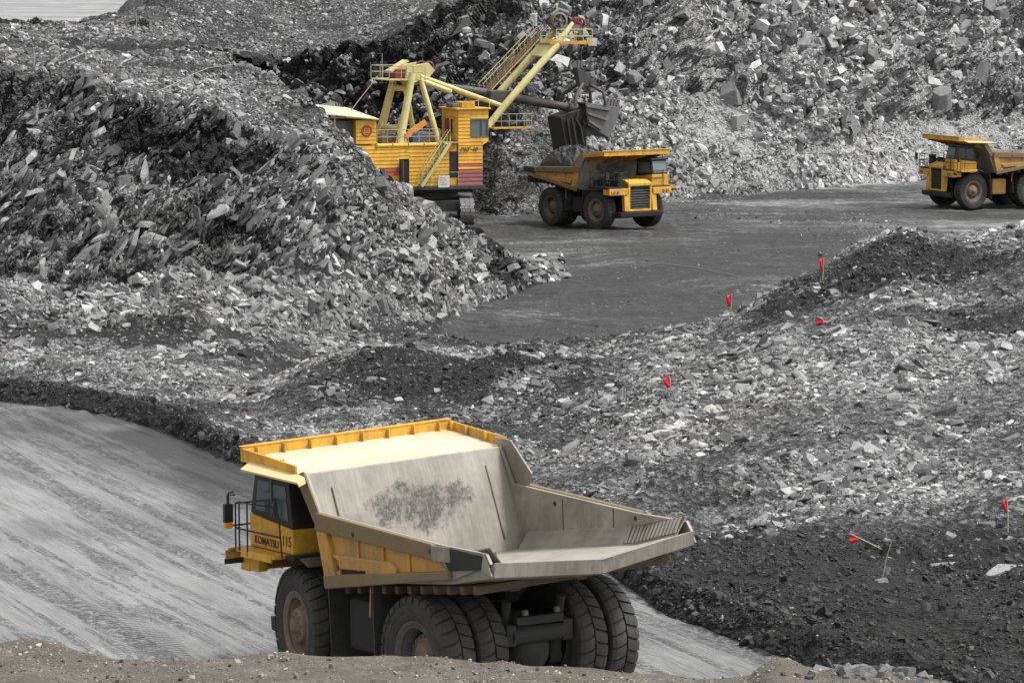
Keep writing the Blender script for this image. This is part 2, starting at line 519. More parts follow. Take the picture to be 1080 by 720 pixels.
# damp dark fines
for a in [(145, 142, (3.5, 3, 1.1), -.45), (205, 150, (3.5, 3, 1.4), -.5), (240, 165, (3.5, 3, 1.2), -.3), (120, 48, (5, 8, 2), -.3), (230, 245, (3, 3, 1.2), -.2), (320, 180, (4, 3, 1.5), -.2),
          (950, 265, (5, 4, 2), -.5), (880, 295, (5, 4, 2), -.45), (840, 318, (4, 4, 2), -.45), (440, 372, (4.5, 4, 2), -.45), (410, 400, (3.5, 4, 2), -.35), (470, 380, (4, 4, 2), -.4),
          (1050, 345, (4, 6, 2), -.35), (740, 620, (7, 6, 2), -.4), (860, 650, (8, 6, 2), -.4), (960, 690, (8, 7, 2), -.4), (800, 590, (8, 5, 2), -.35), (960, 600, (6, 4, 2), -.3), (1050, 690, (6, 5, 2), -.3),
          (560, 315, (9, 12, 2), -.25), (640, 300, (9, 14, 2), -.2), (380, 100, (8, 6, 4), -.4), (320, 85, (6, 6, 4), -.4), (620, 60, (6, 6, 4), -.15),
          (590, 130, (6, 6, 4), -.2), (640, 240, (10, 10, 2), -.2), (520, 250, (5, 6, 1), -.2), (270, 370, (6, 5, 2), -.2), (60, 470, (6, 4, 2), 0)]:
    blob(*a)
# dry pale dust
for a in [(780, 140, (7, 7, 3), .35), (830, 170, (9, 6, 3), .3), (940, 165, (9, 8, 3), .35), (1050, 150, (8, 8, 3), .3), (900, 190, (10, 5, 2), .3), (780, 30, (6, 5, 4), .2), (960, 50, (6, 5, 4), .2),
          (1040, 40, (6, 5, 4), .25), (850, 40, (5, 5, 4), .25), (130, 185, (3, 3, 2), .3), (60, 300, (4, 4, 2), .15), (480, 290, (6, 5, 2), .2), (900, 400, (10, 8, 3), .15), (800, 450, (8, 8, 3), .15),
          (1030, 500, (6, 6, 3), .15), (150, 385, (10, 6, 2), .12), (950, 236, (13, 7, 2), .45), (1040, 242, (10, 5, 2), .35), (870, 215, (14, 5, 2), .25), (590, 262, (6, 14, 2), .18), (720, 300, (3, 8, 1), .05), (900, 220, (10, 5, 1), .25)]:
    blob(*a)
tone = np.clip(tone, 0, 1)
CLEAR = [(6.0, 242.5, 6.5), (36.5, 263.5, 8.0), (-4.5, 247.0, 7.0), (-1.5, 73.5, 5.5)]
# ------------------------------------------------------------------ terrain materials
def attr(nt, name): return N(nt, 'ShaderNodeAttribute', attribute_name=name).outputs['Fac']

def slate_ground():
    m, nt, b = new_mat('slate_ground')
    co = coords(nt)
    t = attr(nt, 'tone')
    n1 = noise(nt, co, 1.3, 6, .7); n2 = noise(nt, co, 9.0, 4, .7)
    vo = N(nt, 'ShaderNodeTexVoronoi', ins={'Vector': co, 'Scale': 5.0, 'Randomness': 1.0})
    vs = N(nt, 'ShaderNodeTexVoronoi', ins={'Vector': co, 'Scale': 13.0, 'Randomness': 1.0})
    sep = N(nt, 'ShaderNodeSeparateColor', ins={'Color': vo.outputs['Color']})
    sep2 = N(nt, 'ShaderNodeSeparateColor', ins={'Color': vs.outputs['Color']})
    # chips: each cell its own grey, more pale chips where the ground is dry
    f = mth(nt, 'ADD', t, mth(nt, 'MULTIPLY', mth(nt, 'SUBTRACT', n1, .5), .7))
    f = mth(nt, 'ADD', f, mth(nt, 'MULTIPLY', mth(nt, 'SUBTRACT', sep.outputs[0], .5), .42))
    f = mth(nt, 'ADD', f, mth(nt, 'MULTIPLY', mth(nt, 'SUBTRACT', sep2.outputs[1], .5), .34))
    f = mth(nt, 'ADD', f, mth(nt, 'MULTIPLY', mth(nt, 'SUBTRACT', n2, .5), .25), clamp=True)
    c = ramp(nt, f, [(0, .010), (.3, .024), (.55, .075), (.8, .19), (1, .36)])
    c = mixc(nt, mth(nt, 'MULTIPLY', ramp(nt, noise(nt, coords(nt, (.07, .07, .05)), 1.0, 5, .65), [(.54, 0.0), (.74, 1.0)]), .34), c, (1.0, .90, .72), 'MULTIPLY')
    nt.links.new(c, b.inputs['Base Color'])
    b.inputs['Roughness'].default_value = .85
    b.inputs['Specular IOR Level'].default_value = .3
    h = mth(nt, 'ADD', mth(nt, 'MULTIPLY', vo.outputs['Distance'], .9), mth(nt, 'MULTIPLY', vs.outputs['Distance'], .4))
    h = mth(nt, 'ADD', h, mth(nt, 'MULTIPLY', n2, .4))
    bump(nt, b, h, .9, .22)
    return m

def rock_mat():
    m, nt, b = new_mat('slate_fragments')
    co = coords(nt)
    t = attr(nt, 'shade')
    n1 = noise(nt, co, 3.0, 5, .7); n2 = noise(nt, co, 14, 3, .6)
    c = mixc(nt, 1.0, N(nt, 'ShaderNodeCombineColor', ins={0: t, 1: t, 2: t}).outputs[0], ramp(nt, n1, [(.25, .55), (.75, 1.35)]), 'MULTIPLY')
    c = mixc(nt, mth(nt, 'MULTIPLY', ramp(nt, noise(nt, coords(nt, (.07, .07, .05)), 1.0, 5, .65), [(.54, 0.0), (.74, 1.0)]), .34), c, (1.0, .90, .72), 'MULTIPLY')
    nt.links.new(c, b.inputs['Base Color'])
    b.inputs['Roughness'].default_value = .75
    b.inputs['Specular IOR Level'].default_value = .35
    bump(nt, b, mth(nt, 'ADD', n1, mth(nt, 'MULTIPLY', n2, .4)), .4, .08)
    return m

def boulder_mat(name, lo, hi, tint=(1, 1, 1)):
    m, nt, b = new_mat(name)
    co = coords(nt)
    rnd = N(nt, 'ShaderNodeObjectInfo').outputs['Random']
    n1 = noise(nt, co, 2.2, 7, .7, .4); n2 = noise(nt, co, 11, 4, .7)
    st = N(nt, 'ShaderNodeTexWave', wave_type='BANDS', bands_direction='Z', ins={'Vector': co, 'Scale': 3.2, 'Distortion': 4.0, 'Detail': 4.0, 'Detail Scale': 2.0}).outputs['Fac']
    f = mth(nt, 'ADD', mth(nt, 'MULTIPLY', rnd, .55), mth(nt, 'MULTIPLY', n1, .6))
    f = mth(nt, 'ADD', f, .04, clamp=True)
    c = ramp(nt, f, [(.25, tuple(lo * k for k in tint)), (.95, tuple(hi * k for k in tint))])
    nt.links.new(c, b.inputs['Base Color'])
    b.inputs['Roughness'].default_value = .85
    bump(nt, b, mth(nt, 'ADD', mth(nt, 'ADD', n1, mth(nt, 'MULTIPLY', n2, .4)), mth(nt, 'MULTIPLY', n2, .25)), .8, .25)
    return m

ROAD_DIR = math.radians(113)               # driving direction of the haul road
def road_mat():
    m, nt, b = new_mat('road_slurry')
    t = attr(nt, 'tone')
    al = coords(nt, (1, 1, 1), (0, 0, -ROAD_DIR))           # x along the road, y across
    def st(sx, sy, scale, detail=5, rough=.65, dist=.3):
        return noise(nt, N(nt, 'ShaderNodeMapping', ins={'Vector': al, 'Scale': (sx, sy, 1)}).outputs[0], scale, detail, rough, dist)
    broad = st(.25, 1, .30, 5, .6, .6)
    wide = st(.05, 1, 1.1, 6, .65, .4)
    thin = st(.10, 1, 4.5, 6, .75, .6)
    hair = st(.16, 1, 13.0, 4, .7, .8)
    grain = noise(nt, al, 16, 5, .75)
    clod = st(.7, 1, 5.5, 6, .8, 1.2)
    f = mth(nt, 'MULTIPLY', broad, .50)
    for x, k in ((wide, .48), (thin, .44), (hair, .26), (grain, .28)):
        f = mth(nt, 'ADD', f, mth(nt, 'MULTIPLY', x, k))
    f = mth(nt, 'SUBTRACT', f, .50)
    f = mth(nt, 'ADD', f, mth(nt, 'MULTIPLY', mth(nt, 'SUBTRACT', t, .5), 1.0), clamp=True)
    c = ramp(nt, f, [(.12, .04), (.31, .12), (.45, .205), (.58, .27), (.85, .37)])
    # damp lumps squeezed up beside the tyres
    lump = mth(nt, 'MULTIPLY', ramp(nt, clod, [(.47, 0.0), (.60, 1.0)]), ramp(nt, wide, [(.49, 0.0), (.58, 1.0)]))
    c = mixc(nt, mth(nt, 'MULTIPLY', lump, .55), c, .045)
    # tread prints: bars across the wheel tracks, broken where later wheels wiped them
    sep = N(nt, 'ShaderNodeSeparateXYZ', ins={'Vector': al})
    yy = mth(nt, 'ADD', sep.outputs[1], mth(nt, 'MULTIPLY', st(.03, .15, 1.0, 2, .5, 0), 5.0))
    trk = mth(nt, 'PINGPONG', yy, 1.35)
    inside = ramp(nt, mth(nt, 'MULTIPLY', trk, .74), [(.26, 1.0), (.36, 0.0)])
    gate = ramp(nt, st(.10, .5, .9, 4, .7, .3), [(.50, 0.0), (.58, 1.0)])
    xx = mth(nt, 'ADD', mth(nt, 'MULTIPLY', sep.outputs[0], 27.0), mth(nt, 'ADD', mth(nt, 'MULTIPLY', trk, 6.0), mth(nt, 'MULTIPLY', noise(nt, al, 1.2, 3, .6), 4.0)))
    bar = ramp(nt, mth(nt, 'MULTIPLY', mth(nt, 'ADD', mth(nt, 'SINE', xx), 1.0), .5), [(.45, 0.0), (.75, 1.0)])
    tread = mth(nt, 'MULTIPLY', mth(nt, 'MULTIPLY', inside, gate), mth(nt, 'MULTIPLY', bar, ramp(nt, clod, [(.36, 0.0), (.52, 1.0)])))
    c = mixc(nt, mth(nt, 'MULTIPLY', tread, .6), c, .05)
    nt.links.new(c, b.inputs['Base Color'])
    nt.links.new(ramp(nt, f, [(.2, .55), (.6, .8)]), b.inputs['Roughness'])
    b.inputs['Specular IOR Level'].default_value = .3
    h = mth(nt, 'ADD', mth(nt, 'MULTIPLY', wide, .5), mth(nt, 'MULTIPLY', thin, .5))
    for x, k in ((grain, .22), (hair, .2), (tread, -.3), (lump, .5)):
        h = mth(nt, 'ADD', h, mth(nt, 'MULTIPLY', x, k))
    bump(nt, b, h, .9, .16)
    return m

def floor_mat():
    m, nt, b = new_mat('pit_floor_fines')
    t = attr(nt, 'tone')
    co = coords(nt)
    s1 = noise(nt, coords(nt, (.09, .55, 1), (0, 0, math.radians(-10))), 1.0, 7, .7, 1.2)
    s2 = noise(nt, coords(nt, (.25, .9, 1), (0, 0, math.radians(24))), 1.0, 7, .7, 1.0)
    s3 = noise(nt, coords(nt, (.3, 2.2, 1), (0, 0, math.radians(-4))), 1.0, 5, .75, .6)
    big = noise(nt, co, .06, 4, .6, .5)
    sx = N(nt, 'ShaderNodeSeparateXYZ', ins={'Vector': co})
    ctr = mth(nt, 'SQRT', mth(nt, 'ADD', mth(nt, 'POWER', mth(nt, 'SUBTRACT', sx.outputs[0], 24.0), 2.0), mth(nt, 'POWER', mth(nt, 'SUBTRACT', sx.outputs[1], 190.0), 2.0)))
    ctr = mth(nt, 'ADD', ctr, mth(nt, 'MULTIPLY', noise(nt, co, .08, 3, .5), 9.0))
    rut = noise(nt, N(nt, 'ShaderNodeCombineXYZ', ins={0: ctr, 1: mth(nt, 'MULTIPLY', sx.outputs[0], .04), 2: mth(nt, 'MULTIPLY', sx.outputs[1], .04)}).outputs[0], 1.3, 5, .7)
    fine = noise(nt, co, 4, 6, .78)
    chips = N(nt, 'ShaderNodeTexVoronoi', ins={'Vector': co, 'Scale': 2.6})
    sp = N(nt, 'ShaderNodeSeparateColor', ins={'Color': chips.outputs['Color']})
    chip = mth(nt, 'MULTIPLY', ramp(nt, sp.outputs[0], [(.94, 0.0), (.96, 1.0)]), ramp(nt, chips.outputs['Distance'], [(.22, 1.0), (.3, 0.0)]))
    f = mth(nt, 'MULTIPLY', s1, .55)
    for x, k in ((rut, .45), (s2, .3), (s3, .3), (big, .5), (fine, .4)): f = mth(nt, 'ADD', f, mth(nt, 'MULTIPLY', x, k))
    f = mth(nt, 'ADD', mth(nt, 'MULTIPLY', mth(nt, 'SUBTRACT', f, 1.25), 2.5), mth(nt, 'ADD', .10, mth(nt, 'MULTIPLY', t, 1.05)), clamp=True)
    c = ramp(nt, f, [(.16, .013), (.36, .032), (.5, .07), (.66, .16), (.9, .32)])
    c = mixc(nt, mth(nt, 'MULTIPLY', chip, .7), c, .26)
    nt.links.new(c, b.inputs['Base Color'])
    nt.links.new(ramp(nt, s1, [(.35, .55), (.65, .9)]), b.inputs['Roughness'])
    bump(nt, b, mth(nt, 'ADD', mth(nt, 'ADD', s3, mth(nt, 'MULTIPLY', fine, .6)), mth(nt, 'ADD', rut, mth(nt, 'MULTIPLY', chip, .3))), .9, .2)
    return m

def soil_mat():
    m, nt, b = new_mat('brown_gritty_soil')
    co = coords(nt)
    n1 = noise(nt, co, 1.6, 7, .7); n2 = noise(nt, co, 22, 5, .75)
    vo = N(nt, 'ShaderNodeTexVoronoi', ins={'Vector': co, 'Scale': 24.0})
    sp = N(nt, 'ShaderNodeSeparateColor', ins={'Color': vo.outputs['Color']})
    f = mth(nt, 'ADD', mth(nt, 'MULTIPLY', n1, .7), mth(nt, 'MULTIPLY', n2, .6)); f = mth(nt, 'SUBTRACT', f, .15)
    c = ramp(nt, f, [(.2, (.026, .022, .0175)), (.5, (.085, .073, .058)), (.8, (.20, .177, .145))])
    grit = mth(nt, 'MULTIPLY', ramp(nt, sp.outputs[1], [(.86, 0.0), (.9, 1.0)]), ramp(nt, vo.outputs['Distance'], [(.3, 1.0), (.42, 0.0)]))
    c = mixc(nt, mth(nt, 'MULTIPLY', grit, .7), c, (.34, .30, .24))
    nt.links.new(c, b.inputs['Base Color']); b.inputs['Roughness'].default_value = .9
    bump(nt, b, mth(nt, 'ADD', mth(nt, 'ADD', n1, mth(nt, 'MULTIPLY', n2, .6)), mth(nt, 'MULTIPLY', grit, .4)), .9, .05)
    return m

def plain_mat():
    m, nt, b = new_mat('pale_flat_ground')
    co = coords(nt, (.012, .0035, 1))
    f = noise(nt, co, 3.0, 7, .65)
    g = noise(nt, coords(nt, (.0015, .012, 1)), 1.0, 5, .6)
    c = ramp(nt, mth(nt, 'ADD', mth(nt, 'MULTIPLY', f, .6), mth(nt, 'MULTIPLY', g, .4)), [(.3, .10), (.5, .2), (.62, .3), (.7, .5)])
    nt.links.new(c, b.inputs['Base Color']); b.inputs['Roughness'].default_value = .9
    return m

M_SLATE, M_ROCK, M_ROAD, M_FLOOR, M_SOIL, M_PLAIN = slate_ground(), rock_mat(), road_mat(), floor_mat(), soil_mat(), plain_mat()

# ------------------------------------------------------------------ terrain sheets
fb = band[:-1][:, None] * np.ones((1, NC - 1), int)
ff = (flat[:-1, :-1] > .5)
def sheet(name, mask, mat, smooth=False):
    r, q = np.nonzero(mask)
    quads = np.stack([r * NC + q, r * NC + q + 1, (r + 1) * NC + q + 1, (r + 1) * NC + q], -1)
    used, inv = np.unique(quads, return_inverse=True)
    quads = inv.reshape(quads.shape)
    me = bpy.data.meshes.new(name)
    me.vertices.add(len(used)); me.vertices.foreach_set('co', P1.reshape(-1, 3)[used].astype(np.float32).ravel())
    n = len(quads)
    me.loops.add(n * 4); me.loops.foreach_set('vertex_index', quads.astype(np.int32).ravel())
    me.polygons.add(n); me.polygons.foreach_set('loop_start', np.arange(n, dtype=np.int32) * 4)
    me.polygons.foreach_set('use_smooth', np.full(n, smooth))
    a = me.attributes.new('tone', 'FLOAT', 'POINT'); a.data.foreach_set('value', tone.ravel()[used].astype(np.float32))
    me.update(); me.validate()
    me.materials.append(mat)
    o = bpy.data.objects.new(name, me); COL.objects.link(o)
    return tag(o, kind='structure')

sheet('foreground_bank', fb <= 4, M_SOIL, True)
sheet('haul_road', fb == 5, M_ROAD, True)
sheet('rubble_ground', (fb >= 6) & (fb <= 12) & ~ff, M_SLATE)
sheet('pit_floor', ff & (fb <= 17), M_FLOOR, True)
sheet('bench_terrain', (fb >= 13) & (fb <= 17) & ~ff, M_SLATE)
sheet('quarry_face', (fb >= 18), M_SLATE)
g = MB()
R0 = 6000
g.add([(-R0, -R0, -9), (R0, -R0, -9), (R0, R0, -9), (-R0, R0, -9)], [(0, 1, 2, 3)])
tag(g.build('ground', M_PLAIN), kind='structure')

# ------------------------------------------------------------------ rock shapes
def shard(seed, chunky=0.0):
    """a broken slab: uneven many-sided plate with slanted edges and a split top"""
    r = np.random.default_rng(seed)
    n = int(r.integers(4, 7))
    ang = np.sort((np.arange(n) + r.uniform(-.38, .38, n)) / n * 2 * PI)
    rad = r.uniform(.62, 1.0, n)
    p = np.stack([np.cos(ang) * rad, np.sin(ang) * rad], 1)
    sh = r.uniform(-.18, .18, 2) * (1 + chunky)
    k = r.uniform(.62 - .2 * chunky, .98, n)[:, None]
    slope = r.uniform(-.35, .35, 2) * (1 + chunky)
    top = np.concatenate([p * k + sh, (1 + (p * slope).sum(1) + r.uniform(-.08, .08, n))[:, None]], 1)
    bot = np.concatenate([p, (-1 + r.uniform(-.15, .15, n))[:, None]], 1)
    bm = bmesh.new()
    for q in np.concatenate([top, bot]): bm.verts.new(q)
    bmesh.ops.convex_hull(bm, input=bm.verts)
    bmesh.ops.delete(bm, geom=[v for v in bm.verts if not v.link_faces], context='VERTS')
    bmesh.ops.triangulate(bm, faces=bm.faces)
    bm.verts.index_update()
    v = np.array([x.co[:] for x in bm.verts]); f = np.array([[x.index for x in fc.verts] for fc in bm.faces])
    bm.free()
    return v / np.abs(v).max(0), f

SMALL = [shard(100 + i) for i in range(14)] + [shard(200 + i, 1.0) for i in range(10)]

def rand_rot(nrm, tilt, r, align=None):
    """rotation matrices whose z axis leans around the given normals"""
    n = len(nrm)
    z = nrm + r.normal(size=(n, 3)) * tilt[:, None]
    z /= np.linalg.norm(z, axis=1, keepdims=True)
    a = r.normal(size=(n, 3)) if align is None else align + r.normal(size=(n, 3)) * .35
    x = a - (a * z).sum(1, keepdims=True) * z; x /= np.linalg.norm(x, axis=1, keepdims=True) + 1e-9
    y = np.cross(z, x)
    return np.stack([x, y, z], -1)

AREA = np.linalg.norm(np.cross(P1[1:, :-1] - P1[:-1, :-1], P1[:-1, 1:] - P1[:-1, :-1]), axis=-1)
FU, FV = UU[:-1, :-1], VV[:-1, :-1]
INV = (FU > -130) & (FU < 1230) & (FV > -60) & (FV < 790)
PATCH = fbm(P1[:-1, :-1] , 5.0, 3, 71)
PATCH3 = fbm(P1[:-1, :-1] * np.array([1, 1, .6]), 13.0, 3, 73)
PATCH2 = fbm(P1[:-1, :-1], 1.6, 2, 77)

def scatter(mask, n, smin, smax, alpha, tilt, mu, sig, thick=(.18, .5), patchy=1.0, bedding=None, tone_w=1.0, seed=1, base=.35, big_=0):
    r = np.random.default_rng(seed)
    wgt = AREA * mask * INV * np.clip(base + patchy * ((1.3 * PATCH if big_ == 0 else .6 * PATCH + big_ * PATCH3) + .9 * PATCH2 + tone_w * (tone[:-1, :-1] - .4)), .02, 3)
    cw = np.cumsum(wgt.ravel()); cw /= cw[-1]
    k = np.searchsorted(cw, r.random(n)); k = np.minimum(k, cw.size - 1)
    i, j = k // (NC - 1), k % (NC - 1)
    a, b2 = r.random((n, 1)), r.random((n, 1))
    P = P1[i, j] * (1 - a) * (1 - b2) + P1[i + 1, j] * a * (1 - b2) + P1[i, j + 1] * (1 - a) * b2 + P1[i + 1, j + 1] * a * b2
    u = r.random(n)
    s = (smin ** -alpha - u * (smin ** -alpha - smax ** -alpha)) ** (-1 / alpha)
    nr = NRM1[i, j]
    al = None
    if bedding is not None:
        nz = np.array([-math.sin(bedding) * .62, -.72, math.cos(bedding) * .62]); nz /= np.linalg.norm(nz)
        q = r.random(n)
        ne = np.array([-math.sin(bedding), -.22, math.cos(bedding)])          # seen on edge
        nr = np.where((q < .38)[:, None], nz[None], np.where((q < .80)[:, None], ne[None], nr))
        al = np.tile(np.array([math.cos(bedding), 0, math.sin(bedding)]), (n, 1))
    Rm = rand_rot(nr, np.full(n, tilt), r, al)
    dims = np.stack([s * .5 * r.uniform(.8, 1.35, n), s * .5 * r.uniform(.55, 1.0, n), s * .5 * r.uniform(*thick, n)], -1)
    if bedding is not None: dims[:, 0] *= np.where(q < .8, 1.35, 1.0); dims[:, 1] *= .8
    P = P + NRM1[i, j] * (dims[:, 2:3] * r.uniform(-.2, .8, (n, 1)))
    sh = np.exp(r.normal(mu, sig, n) + .9 * (tone[i, j] - .42))
    return dict(P=P, R=Rm, D=dims, S=np.clip(sh, .02, .42), s=s)

def inb(*b): return np.isin(fb, b)
nof = ~ff
LOTS = {
 'mound': scatter(inb(9, 10, 11) * (FU > 230) * 1.0, 145000, .09, .85, 2.5, .24, math.log(.145), .62, thick=(.09, .34), patchy=1.7, seed=1, base=.22),
 'apron': scatter((inb(6, 7, 8) * .3) + inb(9) * (FU > 600) * .25 + inb(8, 9) * 2.2 * sstep(940, 1040, FU) * sstep(545, 590, FV), 24000, .045, .40, 2.8, .4, math.log(.10), .7, patchy=.8, seed=2),
 'plain': scatter(inb(8, 9, 10, 11, 12) * (FU < 480) * (np.where(FU > 250, .5, 1)), 58000, .08, .65, 2.7, .25, math.log(.145), .6, thick=(.09, .34), patchy=1.5, seed=3, base=.25),
 'talus': scatter((inb(13) + .45 * inb(12) * (FU < 480)) * nof * 1.0, 24000, .13, 1.0, 2.3, .42, math.log(.165), .5, thick=(.15, .45), patchy=.9, seed=4),
 'spur': scatter(inb(13, 14, 15, 16) * nof * (FU > 330) * 1.0, 22000, .15, 1.2, 2.2, .45, math.log(.16), .5, thick=(.15, .5), patchy=.8, seed=5),
 'face': scatter(inb(14) * nof * (FU < 400) * 1.0, 13000, .16, 1.3, 1.95, .30, math.log(.12), .55, thick=(.10, .32), patchy=1.3, bedding=math.radians(47), seed=6, base=.3),
 'bench_top': scatter((inb(15, 16, 17) * nof * (FU < 350) + inb(18, 19) * (FU < 240) + inb(21) * (FU < 600)) * 1.0, 50000, .14, .9, 2.6, .35, math.log(.15), .55, patchy=1.2, seed=7),
 'far_talus': scatter(inb(18) * (FU > 240) * 1.0, 68000, .16, 1.3, 2.5, .42, math.log(.18), .5, thick=(.15, .5), patchy=1.3, seed=8, base=.2, big_=1.8),
 'far_face': scatter(inb(19) * (FU > 240) * 1.0, 21000, .22, 2.1, 1.95, .55, math.log(.175), .45, thick=(.18, .6), patchy=1.3, seed=9, base=.3, big_=1.6),
 'clods': scatter(inb(6, 7, 8, 9, 10, 11) * np.clip((.34 - tone[:-1, :-1]) * 6, 0, 1), 30000, .06, .42, 2.3, .6, math.log(.042), .45, thick=(.3, .7), patchy=.5, tone_w=0, seed=12, base=.5),
 'floor': scatter(ff * (inb(12, 13, 14, 15, 16) + 3.0 * inb(17) * (fbm(P1[:-1, :-1], 12.0, 2, 5) > .15)), 5000, .08, .4, 2.7, .3, math.log(.14), .6, patchy=.6, seed=10),
}
ALL = {k: np.concatenate([L[k] for L in LOTS.values()]) for k in ('P', 'R', 'D', 'S', 's')}
LOT = np.concatenate([[n] * len(L['s']) for n, L in LOTS.items()])
# keep the haul trucks' and the shovel's standing places clear
for (cx, cy, rad) in CLEAR:
    far = np.hypot(ALL['P'][:, 0] - cx, ALL['P'][:, 1] - cy) > rad
    ALL = {k: v[far] for k, v in ALL.items()}; LOT = LOT[far]
ru, rv = uv_of(ALL['P'])
rpx = ALL['s'] / ALL['P'][:, 1] * F * ((ru > 0) & (ru < 1080) & (rv > 0) & (rv < 715))

def rocks_mesh(name, P, Rm, D, Sh, mat, seed=5):
    r = np.random.default_rng(seed)
    idx = r.integers(0, len(SMALL), len(P))
    vs, fs, sh, base = [], [], [], 0
    for k, (v, f) in enumerate(SMALL):
        q = np.where(idx == k)[0]
        if not len(q): continue
        vv = np.einsum('nij,nvj->nvi', Rm[q], v[None] * D[q][:, None]) + P[q][:, None]
        vs.append(vv.reshape(-1, 3))
        fs.append((f[None] + (np.arange(len(q)) * len(v))[:, None, None] + base).reshape(-1, 3))
        sh.append(np.repeat(Sh[q], len(f)) * r.uniform(.8, 1.2, len(q) * len(f)))
        base += len(q) * len(v)
    vs, fs, sh = np.concatenate(vs), np.concatenate(fs), np.concatenate(sh)
    me = bpy.data.meshes.new(name)
    me.vertices.add(len(vs)); me.vertices.foreach_set('co', vs.astype(np.float32).ravel())
    me.loops.add(len(fs) * 3); me.loops.foreach_set('vertex_index', fs.astype(np.int32).ravel())
    me.polygons.add(len(fs)); me.polygons.foreach_set('loop_start', np.arange(len(fs), dtype=np.int32) * 3)
    a = me.attributes.new('shade', 'FLOAT', 'FACE'); a.data.foreach_set('value', sh.astype(np.float32))
    me.polygons.foreach_set('use_smooth', np.zeros(len(fs), bool))
    me.update()
    me.materials.append(mat)
    o = bpy.data.objects.new(name, me); COL.objects.link(o)
    return o

# the boulders that show largest stand on their own, the rest is rubble
BIGN = 235
big = np.argsort(-rpx)[:BIGN]
rest = np.ones(len(rpx), bool); rest[big] = False
rub = rocks_mesh('rubble', ALL['P'][rest], ALL['R'][rest], ALL['D'][rest], ALL['S'][rest], M_ROCK)
tag(rub, 'loose broken slate covering the banks and slopes of the quarry', 'rubble', kind='stuff')

BOULD = []
for i in range(14):
    v, f = shard(400 + i, .2 + (i % 3) * .5)
    bm = bmesh.new()
    vs = [bm.verts.new(p) for p in v]
    for t in f: bm.faces.new([vs[k] for k in t])
    bmesh.ops.dissolve_limit(bm, angle_limit=.15, verts=bm.verts, edges=bm.edges)
    bmesh.ops.bevel(bm, geom=bm.edges, offset=.035, segments=1, affect='EDGES')
    me = bpy.data.meshes.new('boulder'); bm.to_mesh(me); bm.free()
    BOULD.append(me)
M_BLD = {'dark': boulder_mat('boulder_dark', .03, .10), 'grey': boulder_mat('boulder_grey', .10, .27), 'pale': boulder_mat('boulder_pale', .24, .46), 'tan': boulder_mat('boulder_tan', .25, .4, (1.1, .95, .75)),
         'rust': boulder_mat('boulder_rust', .16, .26, (1.5, .8, .5))}
BM = {(i, k): None for i in range(14) for k in M_BLD}
def boulder(P, Rm, D, tone_name, label, group, i=None):
    i = random.randrange(14) if i is None else i
    if BM[i, tone_name] is None:
        me = BOULD[i].copy(); me.materials.append(M_BLD[tone_name]); BM[i, tone_name] = me
    o = bpy.data.objects.new('boulder', BM[i, tone_name]); COL.objects.link(o)
    M = Matrix([list(r) for r in Rm]).to_4x4(); M.translation = Vector(P)
    o.matrix_world = M @ Matrix.Diagonal((*D, 1))
    return tag(o, label, 'boulder', group)

WHERE = {'mound': ('{} boulder lying in the slate heap between the haul road and the pit floor', 'boulders on the slate heap'),
         'apron': ('{} stone on the dark fines beside the haul road', 'stones on the dark fines'),
         'plain': ('{} boulder on the flat rubble below the rock bench', 'boulders on the flat rubble below the bench'),
         'talus': ('{} boulder in the scree at the foot of the rock bench', 'boulders in the bench scree'),
         'spur': ('{} block in the heap of boulders at the tip of the bench, below the excavator', 'blocks at the tip of the bench'),
         'face': ('{} slab sticking out of the dark cliff of the rock bench', 'slabs in the bench cliff'),
         'bench_top': ('{} stone lying on top of the rock bench', 'stones on top of the bench'),
         'far_talus': ('{} boulder in the scree under the far quarry wall', 'boulders in the far scree'),
         'far_face': ('{} block in the far quarry wall behind the machines', 'blocks in the far quarry wall'),
         'clods': ('{} clod in the dark fines', 'clods in the dark fines'),
         'floor': ('{} stone lying on the pit floor', 'stones on the pit floor')}
WORDS = {'dark': 'dark', 'grey': 'grey', 'pale': 'pale'}
for k in big:
    sh = ALL['S'][k]; tn = 'dark' if sh < .085 else 'grey' if sh < .2 else 'pale'
    lb, gr = WHERE[LOT[k]]
    boulder(ALL['P'][k], ALL['R'][k], ALL['D'][k], tn, lb.format(WORDS[tn]), f'{WORDS[tn]} {gr}')

# boulders one can point to: photo place, width, height in photo pixels, tone, label
def rock_at(px, py, wpx, hpx, tn, label, group=None, tilt=.25, lean=0.0, depth=.7, face=None, i=None, sink=.12):
    p, n = ground_at(px, py + hpx * .3)
    s = p[1] / F
    r = np.random.default_rng(int(px * 7 + py))
    up = np.array([math.sin(lean), -.15, math.cos(lean)]); up /= np.linalg.norm(up)
    Rm = rand_rot(up[None], np.array([tilt * 1.1]), r, np.array([[1., 0, 0]]))[0]
    D = np.array([wpx * s / 2, max(wpx, hpx) * s / 2 * depth, hpx * s / 2]) * 1.08
    return boulder(p + np.array([0, 0, -sink * hpx * s]), Rm, D, tn, label, group, i)
